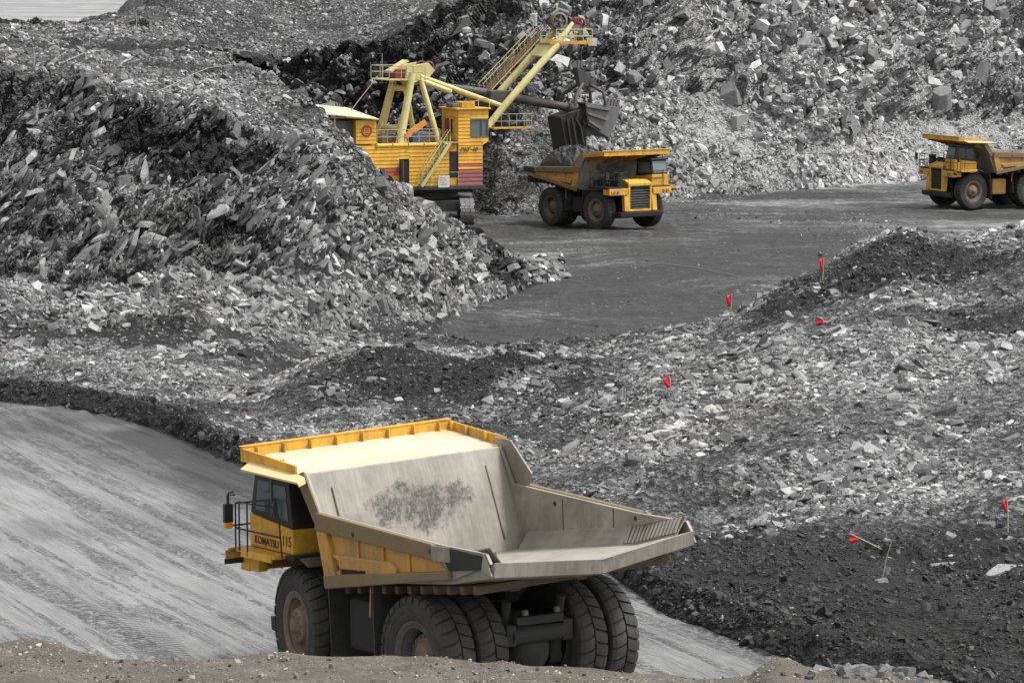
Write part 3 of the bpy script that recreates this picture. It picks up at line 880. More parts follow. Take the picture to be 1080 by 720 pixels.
# ------------------------------------------------------------------ paint and metal
def paint(name, col, dirt=(.16, .12, .08), amount=.5, rough=.45, scale=1.2, streak=True, dust=None, spots=None):
    m, nt, b = new_mat(name)
    co = coords(nt)
    n1 = noise(nt, co, scale, 7, .68); n2 = noise(nt, co, scale * 9, 4, .7)
    f = mth(nt, 'ADD', mth(nt, 'MULTIPLY', n1, .8), mth(nt, 'MULTIPLY', n2, .35))
    if streak:
        n3 = noise(nt, coords(nt, (3.0, 3.0, .35)), 1.6, 5, .65)
        f = mth(nt, 'ADD', f, mth(nt, 'MULTIPLY', mth(nt, 'SUBTRACT', n3, .5), .5))
    c0 = mixc(nt, mth(nt, 'MULTIPLY', n2, .35), col, tuple(k * .72 for k in col))
    c = mixc(nt, mth(nt, 'MULTIPLY', ramp(nt, f, [(.45, 0.0), (.8, 1.0)]), amount), c0, dirt)
    if dust is not None:                  # dry dust lies where the face looks up
        ge = N(nt, 'ShaderNodeNewGeometry')
        up = N(nt, 'ShaderNodeSeparateXYZ', ins={'Vector': ge.outputs['Normal']}).outputs[2]
        d = mth(nt, 'MULTIPLY', ramp(nt, up, [(.55, 0.0), (.95, 1.0)]), ramp(nt, n1, [(.3, .5), (.65, .97)]))
        c = mixc(nt, d, c, dust)
    nt.links.new(c, b.inputs['Base Color'])
    nt.links.new(ramp(nt, f, [(.4, rough), (.8, min(1, rough + .35))]), b.inputs['Roughness'])
    bump(nt, b, f, .12, .03)
    return m

M_YEL = paint('yellow_paint', (.72, .37, .02), (.22, .15, .06), .8, .5, 1.9)
M_YELD = paint('yellow_paint_dusty', (.55, .27, .03), (.23, .165, .09), .95, .55, 1.0, dust=(.42, .33, .2))
M_BODYB = paint('body_worn_brown', (.20, .13, .055), (.15, .12, .08), .95, .6, 1.0)
M_CANO = paint('canopy_dusty', (.62, .34, .06), (.45, .37, .26), .75, .55, .7, False, dust=(.47, .43, .35))
M_RIB = paint('rib_brown_dark', (.09, .06, .03), (.05, .042, .034), .9, .6, 2)
M_PALE = paint('canopy_flap_pale', (.62, .47, .20), (.5, .42, .3), .7, .55, 1.0)
M_BLK = paint('black_paint', (.010, .010, .011), (.03, .028, .026), .6, .5)
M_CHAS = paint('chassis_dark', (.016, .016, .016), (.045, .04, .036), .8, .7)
M_RIM = paint('rim_rusty', (.20, .145, .10), (.09, .065, .05), .8, .65, 3)
M_RIMD = paint('rim_dark', (.10, .09, .08), (.05, .042, .035), .8, .65, 3)
M_LIP = paint('cylinder_grey', (.14, .14, .13), (.06, .055, .05), .7, .5)
M_WHITE = paint('white_paint', (.7, .7, .68), (.4, .38, .35), .6, .5)
M_RED = paint('red_paint', (.05, .014, .012), (.04, .03, .025), .8, .6)
M_LET = paint('lettering_dark', (.02, .02, .022), (.05, .04, .03), .3, .5)
M_ORG = paint('amber_plastic', (.75, .28, .02), (.3, .15, .03), .3, .35)

def rubber():
    m, nt, b = new_mat('tyre_rubber')
    co = coords(nt)
    n = noise(nt, co, 2.0, 6, .7); n2 = noise(nt, co, 14, 4, .7)
    c = ramp(nt, mth(nt, 'ADD', mth(nt, 'MULTIPLY', n, .7), mth(nt, 'MULTIPLY', n2, .3)), [(.3, (.018, .0175, .017)), (.55, (.042, .04, .037)), (.75, (.09, .085, .077))])
    nt.links.new(c, b.inputs['Base Color']); b.inputs['Roughness'].default_value = .85
    bump(nt, b, n2, .3, .02)
    return m
M_TYRE = rubber()

def steel_bed():
    """scoured steel plate of the tipping body: pale dust, top light painted on upward faces, scrapes, weld seams and caked dark mud"""
    m, nt, b = new_mat('body_bed_steel')
    co = coords(nt)
    n1 = noise(nt, co, .8, 7, .65); n2 = noise(nt, co, 5, 6, .75)
    sc = noise(nt, coords(nt, (.6, 6, .6), (0, .5, 0)), 1.4, 6, .7)
    f = mth(nt, 'ADD', mth(nt, 'MULTIPLY', n1, .6), mth(nt, 'MULTIPLY', sc, .35)); f = mth(nt, 'ADD', f, mth(nt, 'MULTIPLY', n2, .15))
    c = ramp(nt, f, [(.35, (.13, .118, .098)), (.52, (.215, .197, .165)), (.7, (.31, .29, .25))])
    # mud caked in the middle of the sloping front plate
    sx = N(nt, 'ShaderNodeSeparateXYZ', ins={'Vector': co})
    dy = mth(nt, 'MULTIPLY', mth(nt, 'SUBTRACT', sx.outputs[1], -.1), .42); dz = mth(nt, 'MULTIPLY', mth(nt, 'SUBTRACT', sx.outputs[2], 4.05), 1.05)
    d2 = mth(nt, 'ADD', mth(nt, 'MULTIPLY', dy, dy), mth(nt, 'MULTIPLY', dz, dz))
    mud = mth(nt, 'SUBTRACT', mth(nt, 'ADD', mth(nt, 'MULTIPLY', n2, 1.1), mth(nt, 'MULTIPLY', n1, 1.2)), mth(nt, 'MULTIPLY', d2, .75))
    mud = mth(nt, 'MULTIPLY', ramp(nt, mud, [(1.03, 0.0), (1.18, 1.0)]), 1.0)
    mm = N(nt, 'ShaderNodeMapRange', ins={0: mth(nt, 'SUBTRACT', mth(nt, 'ADD', mth(nt, 'MULTIPLY', n2, 1.1), mth(nt, 'MULTIPLY', n1, 1.2)), mth(nt, 'MULTIPLY', d2, .75)), 1: .90, 2: 1.14, 3: 0.0, 4: 1.0}).outputs[0]
    fl_ = noise(nt, co, 17, 4, .75)
    mm = mth(nt, 'MULTIPLY', mm, ramp(nt, fl_, [(.34, .5), (.52, 1.0)]))
    c = mixc(nt, mm, c, (.05, .046, .04))
    spl = ramp(nt, noise(nt, co, 3.1, 3, .8), [(.63, 0.0), (.68, .6)])
    c = mixc(nt, spl, c, (.24, .2, .15))
    ge = N(nt, 'ShaderNodeNewGeometry')
    up = N(nt, 'ShaderNodeSeparateXYZ', ins={'Vector': ge.outputs['Normal']}).outputs[2]
    c = mixc(nt, mth(nt, 'MULTIPLY', ramp(nt, up, [(.8, 0.0), (.97, 1.0)]), ramp(nt, n1, [(.3, .4), (.7, .9)])), c, (.42, .395, .345))  # brightness of upward faces painted in as a paler colour, over the dust
    scr = noise(nt, coords(nt, (.25, 9.0, .25), (.15, .4, .1)), 2.6, 4, .8)
    c = mixc(nt, ramp(nt, scr, [(.60, 0.0), (.68, .5)]), c, (.40, .38, .34))
    scd = noise(nt, coords(nt, (.3, 7.0, .3), (-.1, .5, -.12)), 2.1, 4, .8)
    c = mixc(nt, ramp(nt, scd, [(.62, 0.0), (.70, .45)]), c, (.10, .09, .075))
    grime = noise(nt, coords(nt, (1.0, 1.0, .22)), 2.2, 6, .7)
    c = mixc(nt, ramp(nt, grime, [(.52, 0.0), (.75, .55)]), c, (.11, .095, .075))
    nt.links.new(c, b.inputs['Base Color'])
    b.inputs['Metallic'].default_value = .1
    b.inputs['Roughness'].default_value = .55
    bump(nt, b, mth(nt, 'ADD', n2, sc), .15, .03)
    return m
M_BED = steel_bed()

def glass(name, tint=(.02, .03, .035)):
    m, nt, b = new_mat(name)
    b.inputs['Base Color'].default_value = (*tint, 1)
    n = noise(nt, coords(nt), 2.5, 5, .65)
    nt.links.new(ramp(nt, n, [(.3, .05), (.75, .3)]), b.inputs['Roughness'])
    b.inputs['Specular IOR Level'].default_value = .7
    return m
M_GLS = glass('cab_glass')
M_GLS2 = glass('cab_glass_pale', (.10, .135, .135))

# ------------------------------------------------------------------ haul truck
def tyre_mesh(seed=0):
    m = MB()
    ro, w = 1.345, .37
    prof = [(.70, -.27), (.78, -.33), (.95, -w), (1.12, -w - .005), (1.22, -.355), (1.275, -.33), (1.285, -.2), (1.285, .2), (1.275, .33), (1.22, .355), (1.12, w + .005), (.95, w), (.78, .33), (.70, .27)]
    m.lathe(prof, seg=64)
    # tread lugs: two staggered rows of bent blocks with shoulders
    n = 30
    for side in (-1, 1):
        for k in range(n):
            a0 = 2 * PI * (k + (.5 if side > 0 else 0)) / n
            da = 2 * PI / n * .80
            rows = []
            for (t, r, sk) in ((.02, ro - .005, -.32), (.14, ro, -.1), (.27, ro - .008, .05), (.36, ro - .05, .1), (.383, 1.22, .12)):
                a = a0 + sk * da
                rows.append([(r * math.cos(a), side * t, r * math.sin(a)), (r * math.cos(a + da / 2), side * t, r * math.sin(a + da / 2)), (r * math.cos(a + da), side * t, r * math.sin(a + da))])
            v, f = [], []
            inner = []
            for row in rows:
                v += row
                inner += [tuple(c * (1.25 / math.hypot(p[0], p[2])) if i != 1 else c for i, c in enumerate(p)) if math.hypot(p[0], p[2]) > 1.25 else tuple(c * .96 if i != 1 else c for i, c in enumerate(p)) for p in row]
            b = len(v); v = v + inner
            for i in range(len(rows) - 1):
                for j in (0, 1):
                    f.append((i * 3 + j, i * 3 + j + 1, i * 3 + j + 4, i * 3 + j + 3))
                f.append((i * 3, i * 3 + 3, b + i * 3 + 3, b + i * 3)); f.append((i * 3 + 2, i * 3 + 5, b + i * 3 + 5, b + i * 3 + 2))
            f.append((0, 1, b + 1, b)); f.append((1, 2, b + 2, b + 1))
            e = (len(rows) - 1) * 3
            f.append((e, e + 1, b + e + 1, b + e)); f.append((e + 1, e + 2, b + e + 2, b + e + 1))
            m.add(v, f)
    # raised rings on the sidewall
    for s in (-1, 1):
        m.lathe([(1.0, s * (w - .01)), (1.01, s * (w + .012)), (1.03, s * (w + .012)), (1.04, s * (w - .01))], seg=64)
    return m

def wheel(root, x, y, side, kind, steer=0.0):
    """side: +1 outer face to the left, -1 to the right"""
    h = MB()
    if kind == 'front':
        h.lathe([(.62, -.05), (.60, .10), (.42, .14), (.40, .26), (.36, .30), (.18, .30), (.16, .40), (.001, .41)], seg=32)
        for k in range(12):
            a = 2 * PI * k / 12
            h.tube([(.50 * math.cos(a), .10, .50 * math.sin(a)), (.50 * math.cos(a), .16, .50 * math.sin(a))], .03, 6)
        for k in range(8):
            a = 2 * PI * k / 8
            h.tube([(.28 * math.cos(a), .29, .28 * math.sin(a)), (.28 * math.cos(a), .33, .28 * math.sin(a))], .025, 6)
    else:
        h.lathe([(.58, -.25), (.56, -.10), (.52, -.08), (.48, .06), (.30, .08), (.28, .14), (.001, .15)], seg=32)
        for k in range(16):
            a = 2 * PI * k / 16
            h.tube([(.44 * math.cos(a), .06, .44 * math.sin(a)), (.44 * math.cos(a), .10, .44 * math.sin(a))], .025, 6)
    if side < 0:
        h.v = [(p[0], -p[1], p[2]) for p in h.v]
    hub = h.build('wheel', M_RIM, root)
    hub.location = (x, y, 1.345); hub.rotation_euler = (0, random.random() * .2, steer)
    ty = MESHES.get('tyre')
    if ty is None:
        ty = tyre_mesh().build('tyre', M_TYRE, hub); MESHES['tyre'] = ty
    else:
        ty = ty.copy(); COL.objects.link(ty); ty.parent = hub
    r = MB()
    for s in (-1, 1):
        r.lathe([(.56, 0), (.60, s * .2), (.66, s * .26), (.72, s * .30), (.78, s * .335), (.80, s * .325), (.72, s * .26)], seg=40)
        r.lathe([(.63, s * .27), (.645, s * .30), (.67, s * .30), (.68, s * .27)], seg=40)
    r.build('rim', M_RIM if kind == 'front' else M_RIMD, hub)
    return hub
MESHES = {}

def make_haul_truck(label, number, steer=0.0, marked=True):
    t = thing('haul_truck', label, 'dump truck', group='haul trucks of the quarry')
    # --- chassis
    m = MB()
    for s in (-1, 1):
        m.prism([(-1.1, 1.55), (-1.1, 2.0), (.5, 2.15), (4.2, 1.75), (6.4, 1.5), (6.4, 1.0), (3.8, 1.05), (.8, 1.35)], 1, s * .62, s * .88)
    for x, z in ((-.95, 1.75), (1.2, 1.6), (2.6, 1.45), (4.0, 1.4), (6.1, 1.2)):
        m.tube([(x, -.7, z), (x, .7, z)], .2, 10)
    m.box(3.9, 4.6, -1.2, 1.2, 1.6, 2.5)
    m.box(4.5, 6.2, -1.0, 1.0, 1.2, 2.85)                                   # engine block under the hood
    m.tube([(4.95, -1.75, 1.345), (4.95, 1.75, 1.345)], .26, 12)
    m.build('chassis', M_CHAS, t, .02)
    m = MB(); m.lathe([(.001, -1.75), (.42, -1.75), (.42, -1.0), (.5, -.7), (.74, -.35), (.78, 0), (.74, .35), (.5, .7), (.42, 1.0), (.42, 1.75), (.001, 1.75)], (0, 0, 1.345), seg=28)
    m.lathe([(.001, -.95), (.35, -.93), (.5, -.75), (.55, -.4)], (0, 0, 1.345), axis=0, seg=24)
    m.build('rear_axle', M_CHAS, t)
    for s in (-1, 1):
        m = MB(); m.tube([(-.55, s * .72, 1.15), (-.75, s * .72, 2.0)], .17, 14); m.tube([(-.75, s * .72, 2.0), (-.86, s * .72, 2.5)], .11, 12); m.tube([(-.55, s * .72 - .15, 1.12), (-.55, s * .72 + .15, 1.12)], .16, 12)
        m.build('suspension_strut', M_CHAS, t)
        m = MB(); m.tube([(1.55, s * 1.05, 1.35), (1.95, s * 1.05, 2.5)], .17, 14); m.tube([(1.95, s * 1.05, 2.5), (2.2, s * 1.05, 3.0)], .1, 12)
        m.build('hoist_cylinder', M_CHAS, t)
        m = MB(); m.tube([(4.95, s * 1.3, 1.3), (4.75, s * 1.2, 2.85)], .19, 14)
        m.build('suspension_strut', M_BLK, t)
        m = MB(); m.box(-1.18, -1.08, s * .42 - .06, s * .42 + .06, 2.2, 2.32); tl = m.build('tail_light', M_LIP, t, .02)
    m = MB(); m.box(-1.12, -.98, -.62, .62, 1.98, 2.16); m.build('tail_beam', M_CHAS, t, .015)
    # --- wheels
    for s in (-1, 1):
        wheel(t, 4.95, s * 2.08, s, 'front', steer)
        wheel(t, 0, s * 2.18, s, 'rear'); wheel(t, 0, s * 1.32, s, 'rear')
    # --- tipping body
    b = MB()
    hw = 2.62
    # bed: floor, ducktail and sloping front plate, with thickness; floor dips to the middle
    prof = [(-3.15, 3.90), (-1.5, 3.46), (3.12, 2.80), (4.02, 5.02)]
    def yz(y, x): return -.24 * (1 - abs(y) / hw) if x < 3.2 else (-.0)
    ys = [-hw, -hw * .5, 0, hw * .5, hw]
    v, f = [], []
    for (x, z) in prof:
        for y in ys:
            xx = x - (.22 * (1 - abs(y) / hw) if x < -3 else 0)
            v.append((xx, y, z + yz(y, x) * (0.0 if x > 4 else 1)))
    for i in range(len(prof) - 1):
        for j in range(4): f.append((i * 5 + j, i * 5 + j + 1, i * 5 + j + 6, i * 5 + j + 5))
    nb = len(v)
    off = [(.04, -.32), (0, -.22), (.12, -.12), (.14, 0)]
    for i, (x, z) in enumerate(prof):
        for j, y in enumerate(ys):
            q = v[i * 5 + j]; v.append((q[0] + off[i][0], q[1], q[2] + off[i][1]))
    for i in range(len(prof) - 1):
        for j in range(4): f.append((nb + i * 5 + j, nb + i * 5 + j + 5, nb + i * 5 + j + 6, nb + i * 5 + j + 1))
        f.append((i * 5, i * 5 + 5, nb + i * 5 + 5, nb + i * 5)); f.append((i * 5 + 4, nb + i * 5 + 4, nb + i * 5 + 9, i * 5 + 9))
    for j in range(4): f.append((j, nb + j, nb + j + 1, j + 1))
    e = (len(prof) - 1) * 5
    for j in range(4): f.append((e + j, e + j + 1, nb + e + j + 1, nb + e + j))
    b.add(v, f)
    # inner faces of the side walls
    side = [(-3.06, 3.86), (-2.90, 4.07), (-1.15, 4.06), (3.52, 4.22), (4.02, 5.05), (3.12, 2.75), (-1.6, 3.34)]
    for s in (-1, 1):
        b.prism(side, 1, s * (hw - .03), s * (hw + .05))
        # lower corner plates
        for (xa, za), (xb, zb) in (((3.0, 2.80), (-1.5, 3.45)), ((-1.5, 3.45), (-2.95, 3.84))):
            b.slab([(xb, s * hw * .99, zb + .36), (xa, s * hw * .99, za + .36), (xa, s * hw * .87, za - .03), (xb, s * hw * .87, zb - .03)], .02)
        # wear strips at the tail corner
    bed = b.build('dump_body', M_BED, t, .012)
    # seams and lifting holes
    for s in (-1, 1):
        for x in (-.3, 1.6):
            sm = MB(); z0 = 3.45 - .12 * x
            sm.box(x - .012, x + .012, s * (hw - .036) - .004, s * (hw - .036) + .004, z0 + .1, 4.06); sm.build('seam', M_RIB, bed)
        for x in (-1.1, 1.9):
            sm = MB(); sm.tube([(x, s * (hw + .225), 3.93), (x, s * (hw - .04), 3.93)], .055, 10); sm.build('lifting_hole', M_CHAS, bed)
        sm = MB(); sm.slab([(3.20, s * 2.1, 3.03), (3.20, s * 2.075, 3.03), (3.87, s * 2.075, 4.67), (3.87, s * 2.1, 4.67)], .012); sm.build('seam', M_RIB, bed)
        def lip(x, u, d=.0):
            zf = 3.45 - (x + 1.5) * .27 if x < -1.5 else 3.45 - (x + 1.5) * .144
            return np.array([x, s * hw * (.87 + .12 * u) - s * d, zf - .03 + .39 * u + d * .6])
        sm = MB(); sm.slab([lip(-2.9, .12, .014), lip(-1.0, .12, .014), lip(-1.0, .97, .014), lip(-2.9, .97, .014)], .006); sm.build('lip_plate', M_RIB, bed)
        for k in range(14):
            x = -2.90 + k * .135
            sm = MB(); sm.slab([lip(x, .12, .03), lip(x + .075, .12, .03), lip(x + .185, .97, .03), lip(x + .11, .97, .03)], .025); sm.build('wear_strip', M_BED, bed)
    # outer ribs of each wall
    for s in (-1, 1):
        def sl(mb, poly, y0, y1): mb.prism(poly, 1, s * y0, s * y1)
        r = MB()
        sl(r, [(-1.12, 4.085), (3.42, 4.245), (3.50, 3.84), (-1.14, 3.74)], hw + .052, hw + .22)          # top rail
        r.build('side_rail', M_BODYB, bed, .03)
        r = MB()
        sl(r, [(3.46, 3.83), (3.06, 3.86), (2.75, 2.88), (3.17, 2.72)], hw + .052, hw + .20)              # front post
        sl(r, [(2.95, 3.36), (.55, 3.47), (.35, 3.36), (.35, 3.20), (1.55, 3.06), (1.55, 3.16), (2.62, 3.08), (2.62, 3.24)], hw + .052, hw + .17)
        sl(r, [(2.80, 2.95), (2.62, 3.09), (2.62, 2.92)], hw + .052, hw + .15)
        r.build('side_post', M_YELD, bed, .025)
        r = MB()
        sl(r, [(3.2, 2.56), (3.24, 2.86), (-1.62, 3.56), (-1.68, 3.38)], hw + .052, hw + .21)             # bottom rail
        r.build('side_rail', M_BODYB, bed, .03)
        r = MB()
        sl(r, [(3.3, 2.8), (3.44, 3.86), (-1.15, 3.76), (-1.5, 3.5)], hw + .046, hw + .075)               # recessed yellow panel
        for x in (-.1, .9, 1.9):
            sl(r, [(x - .04, 3.80), (x + .04, 3.80), (x + .04, 3.30 - .1 * x), (x - .04, 3.30 - .1 * x)], hw + .07, hw + .12)
        r.build('side_panel', M_YELD, bed)
        r = MB()
        r.prism([(3.0, 3.15), (2.66, 3.1), (1.6, 3.12), (1.6, 3.0), (2.7, 2.92)], 1, s * (hw + .07), s * (hw + .08))
        r.build('pocket', M_CHAS, bed)
        r = MB(); sl(r, [(-1.16, 4.03), (-2.80, 4.0), (-2.84, 3.72), (-1.55, 3.54)], hw + .052, hw + .066); r.build('side_panel', M_CHAS, bed)  # dark sheet painting in the shadow on the wall's rear outer face
        # folded end of the top rail and tail corner plate
        r = MB()
        r.slab([(-1.14, s * (hw + .22), 4.06), (-1.14, s * (hw + .22), 3.74), (-1.6, s * (hw + .06), 3.72), (-1.6, s * (hw + .06), 4.05)], .03)
        r.build('rail_end', M_BED, bed, .01)
        r = MB()
        r.slab([(-2.84, s * (hw + .05), 4.08), (-2.84, s * (hw + .12), 3.7), (-3.12, s * (hw + .05), 3.62), (-2.96, s * (hw + .02), 3.9)], .05)
        r.build('tail_plate', M_BED, bed, .01)
        # sloping wing between wall and canopy
        r = MB()
        if s > 0: r.slab([(3.46, s * (hw + .07), 4.20), (3.56, s * (hw + .07), 3.80), (4.42, s * (hw + .07), 4.96), (4.05, s * (hw + .07), 5.08)], .05)
        else: r.slab([(4.35, s * (hw + .10), 5.22), (3.72, s * (hw + .10), 5.20), (2.92, s * (hw + .10), 4.50), (3.05, s * (hw + .10), 4.22), (3.62, s * (hw + .10), 4.10)], .05)
        r.build('canopy_wing', M_BODYB if s > 0 else M_BED, bed, .01)
    # cross ribs under the floor
    r = MB()
    for k in range(11):
        x = 2.7 - k * .5
        z = 2.84 - .125 * (x - 3.1) - .2
        r.box(x - .07, x + .07, -hw + .06, hw - .06, z - .2, z - .02)
    for s in (-1, 1):
        r.prism([(3.0, 2.62), (-1.4, 3.15), (-1.4, 2.85), (3.0, 2.32)], 1, s * .75, s * 1.0)
    r.build('floor_rib', M_RIB, bed, .015)
    # --- canopy
    cm = MB()
    cw = 2.85
    top = [(4.07, 4.99), (6.42, 5.20)]
    cm.add([(x, y, z + dz) for dz in (0, -.10) for (x, z) in top for y in (-cw, cw)], [(0, 1, 3, 2), (4, 6, 7, 5), (0, 4, 5, 1), (2, 3, 7, 6), (0, 2, 6, 4), (1, 5, 7, 3)])
    cano = cm.build('canopy', M_CANO, t, .01)
    rl = MB()
    rl.obox((6.42, 0, 5.25), (.035, 0, 0), (0, cw + .03, 0), (0, 0, .17))
    for s in (-1, 1):
        a, e2 = np.array([4.1, s * cw, 5.07]), np.array([6.42, s * cw, 5.25])
        d = (e2 - a) / 2
        rl.obox((a + e2) / 2, d, (0, .03, 0), (0, 0, .15))
    for y in np.linspace(-cw + .35, cw - .35, 8):
        rl.box(6.28, 6.39, y - .02, y + .02, 5.18, 5.40)
    for s in (-1, 1):
        for x in (4.8, 5.6, 6.2):
            rl.box(x - .02, x + .02, s * (cw - .12), s * (cw - .02), 5.05 + (x - 3.98) * .07, 5.24 + (x - 4) * .07)
    rl.obox((6.44, 0, 5.43), (.07, 0, 0), (0, cw + .04, 0), (0, 0, .018))
    rl.build('canopy_rail', M_YEL, cano, .01)
    fl = MB()
    fl.slab([(6.05, cw + .02, 5.12), (3.75, cw + .02, 5.0), (3.52, cw + .34, 4.92), (5.85, cw + .40, 5.0)], .05)
    fl.slab([(3.75, cw + .02, 5.0), (3.52, cw + .34, 4.92), (3.55, cw + .30, 4.84), (3.75, cw, 4.86)], .03)
    fl.build('canopy_flap', M_PALE, cano, .008)
    # canopy brackets
    br = MB()
    for y in (-2.2, -.8, .8, 2.2):
        br.prism([(4.2, 4.92), (6.3, 5.08), (6.3, 4.98), (4.25, 4.5), (3.9, 4.4)], 1, y - .06, y + .06)
    br.build('canopy_bracket', M_YELD, cano)
    for o in (bed, cano):
        o.rotation_euler = (math.radians(-2.4 if marked else 0), 0, 0); o.location = (0, -.16 if marked else 0, 0)
    # --- deck, fenders, cab
    d = MB()
    d.box(4.55, 6.75, -2.75, 2.72, 2.88, 2.98)
    d.build('deck', M_BLK, t, .01)
    for s in (-1, 1):
        d = MB()
        d.box(6.50, 6.86, s * 1.12, s * 2.72, 2.42, 2.86)                    # lamp panel
        d.prism([(6.50, 2.44), (6.80, 2.44), (6.92, 1.30), (6.62, 1.30)], 1, s * 1.02, s * 1.42)
        d.prism([(6.55, 2.80), (6.1, 2.86), (6.1, 2.45), (6.55, 2.43)], 1, s * 2.45, s * 2.70)
        d.build('front_fender', M_YEL, t, .03)
    for s in (-1, 1):
        for k in range(2):
            l = MB(); l.tube([(6.85, s * (2.3 - k * .3), 2.62), (6.90, s * (2.3 - k * .3), 2.62)], .10, 14); l.build('headlight', M_LIP, t)
        sg = MB(); sg.box(6.85, 6.90, s * 2.5 - .06, s * 2.5 + .06, 2.55, 2.72); sg.build('turn_signal', M_ORG, t, .01)
    d = MB()
    d.prism([(4.7, 2.985), (6.78, 2.985), (6.78, 3.22), (6.3, 3.42), (4.7, 3.42)], 1, -1.0, 1.02)
    d.box(6.45, 6.80, -1.04, -.86, 1.3, 3.2); d.box(6.45, 6.80, .86, 1.04, 1.3, 3.2)
    d.box(6.50, 6.82, -1.04, 1.04, 1.28, 1.42); d.box(6.50, 6.82, -1.04, 1.04, 3.0, 3.21)
    d.build('hood', M_YEL, t, .03)
    g_ = MB()
    g_.box(6.50, 6.62, -.855, .855, 1.425, 2.995)
    for k in range(9):
        z = 1.45 + k * .172
        g_.prism([(6.625, z), (6.74, z + .02), (6.68, z + .12), (6.625, z + .15)], 1, -.85, .85)
    g_.build('radiator_grille', M_BLK, t)
    d = MB(); d.prism([(6.35, .82), (6.98, .92), (7.02, 1.24), (6.35, 1.26)], 1, -1.85, 1.85); d.build('bumper', M_BLK, t, .03)
    # air cleaners, exhaust and boxes on the right deck
    a_ = MB()
    a_.tube([(6.3, -1.5, 2.98), (6.3, -1.5, 3.8)], .26, 16); a_.tube([(6.3, -1.5, 3.8), (6.3, -1.5, 3.92)], .3, 16)
    a_.tube([(5.6, -1.6, 2.98), (5.6, -1.6, 3.7)], .24, 16)
    a_.box(5.0, 5.5, -2.2, -1.2, 2.98, 3.6); a_.tube([(6.3, -1.5, 3.6), (5.9, -1.0, 3.5), (5.2, -.6, 3.45)], .12, 10)
    a_.box(4.75, 5.1, -2.5, -1.4, 2.98, 3.4)
    a_.build('air_cleaner', M_BLK, t, .02)
    # cab on the left of the deck
    cab = MB()
    cab.prism([(4.92, 2.985), (6.62, 2.985), (6.66, 3.74), (4.78, 3.55), (4.78, 2.985)], 1, 1.16, 2.60)
    cb = cab.build('cab', M_YEL, t, .03)
    up = MB()
    up.prism([(4.80, 3.56), (6.64, 3.75), (6.42, 4.72), (4.98, 4.70)], 1, 1.20, 2.58)
    up.box(4.9, 6.62, 1.12, 2.64, 4.70, 4.82)
    up.build('cab_upper', M_BLK, cb, .03)
    gl = MB()
    gl.prism([(5.72, 3.82), (6.40, 3.86), (6.26, 4.54), (5.75, 4.54)], 1, 2.575, 2.592)
    cwn = gl.build('cab_window', M_GLS, cb)
    gl = MB(); gl.prism([(4.98, 3.72), (5.6, 3.80), (5.62, 4.5), (5.1, 4.5)], 1, 2.575, 2.590); gl.build('cab_window', M_GLS, cb)
    gl = MB(); gl.slab([(6.635, 1.30, 3.85), (6.635, 2.48, 3.85), (6.475, 2.48, 4.62), (6.475, 1.30, 4.62)], .02); gl.build('windscreen', M_GLS2, cb)
    gl = MB(); gl.prism([(5.1, 3.78), (6.38, 3.88), (6.28, 4.52), (5.15, 4.52)], 1, 1.188, 1.20); gl.build('cab_window', M_GLS2, cb)
    h = MB(); h.box(5.66, 5.69, 2.60, 2.615, 3.78, 4.6); h.tube([(5.55, 2.61, 3.78), (5.55, 2.66, 3.95), (5.55, 2.61, 4.12)], .02, 6)
    h.build('door_handle', M_LIP, cb)
    if marked:
        lettering('lettering', 'KOMATSU', .235, M_LET, cb, (6.42, 2.606, 3.10), (-1, 0, -.03), (0, 0, 1), .004, bold=.006, sx=.95)
        lettering('lettering', number, .33, M_LET, cb, (5.24, 2.606, 3.16), (-1, 0, 0), (0, 0, 1), .004, bold=.003, sx=.85)
    # side step of the cab, front platform, mirrors, rails
    st = MB()
    st.box(4.9, 6.55, 2.61, 3.02, 2.90, 2.985)
    st.box(5.0, 6.3, 3.0, 3.06, 2.82, 2.98)
    st.build('side_step', M_YEL, t, .01)
    pf = MB()
    pf.box(6.64, 6.70, .9, 3.15, 2.93, 2.985)
    pf.box(6.74, 6.72, .9, 3.2, 2.72, 2.925)
    pf.build('front_platform', M_YELD, t, .01)
    fp = MB(); fp.box(6.74, 6.73, .88, 3.22, 2.60, 2.73); fp.build('platform_edge', M_BLK, t)
    hr = MB()
    r_ = .022
    for pts in ([(6.60, 3.0, 2.985), (6.60, 3.0, 4.0), (6.35, 3.05, 4.06), (4.98, 3.0, 4.08), (4.8, 2.95, 3.9), (4.75, 2.9, 2.95)],
                [(6.60, 3.0, 3.45), (6.35, 3.05, 3.45), (4.78, 2.95, 3.42)], [(6.35, 3.05, 2.95), (6.35, 3.05, 4.06)], [(6.0, 3.05, 2.85), (6.0, 3.05, 4.06)],
                [(6.35, 3.05, 2.9), (4.75, 2.9, 2.75)],
                ):
        hr.tube(pts, r_, 6)
    for pts in ([(6.60, 3.0, 4.0), (6.70, 1.0, 4.0), (6.70, 1.0, 2.98)], [(6.60, 3.0, 3.5), (6.70, 1.0, 3.5)], [(6.70, 2.1, 2.98), (6.70, 2.1, 4.0)]):
        hr.tube(pts, r_, 6)
    hr.build('handrail', M_BLK, t)
    hr = MB()
    for pts in (
                [(6.78, -1.05, 2.98), (6.78, -1.05, 3.95), (6.78, -2.7, 3.95), (4.7, -2.7, 3.95), (4.7, -2.7, 2.98)], [(6.78, -1.05, 3.5), (6.78, -2.7, 3.5), (4.7, -2.7, 3.5)],
                [(6.78, -2.7, 2.98), (6.78, -2.7, 3.95)], [(6.78, -1.9, 2.98), (6.78, -1.9, 3.95)], [(5.8, -2.7, 2.98), (5.8, -2.7, 3.95)]):
        hr.tube(pts, r_, 6)
    hr.build('handrail', M_BLK, t)
    mi = MB()
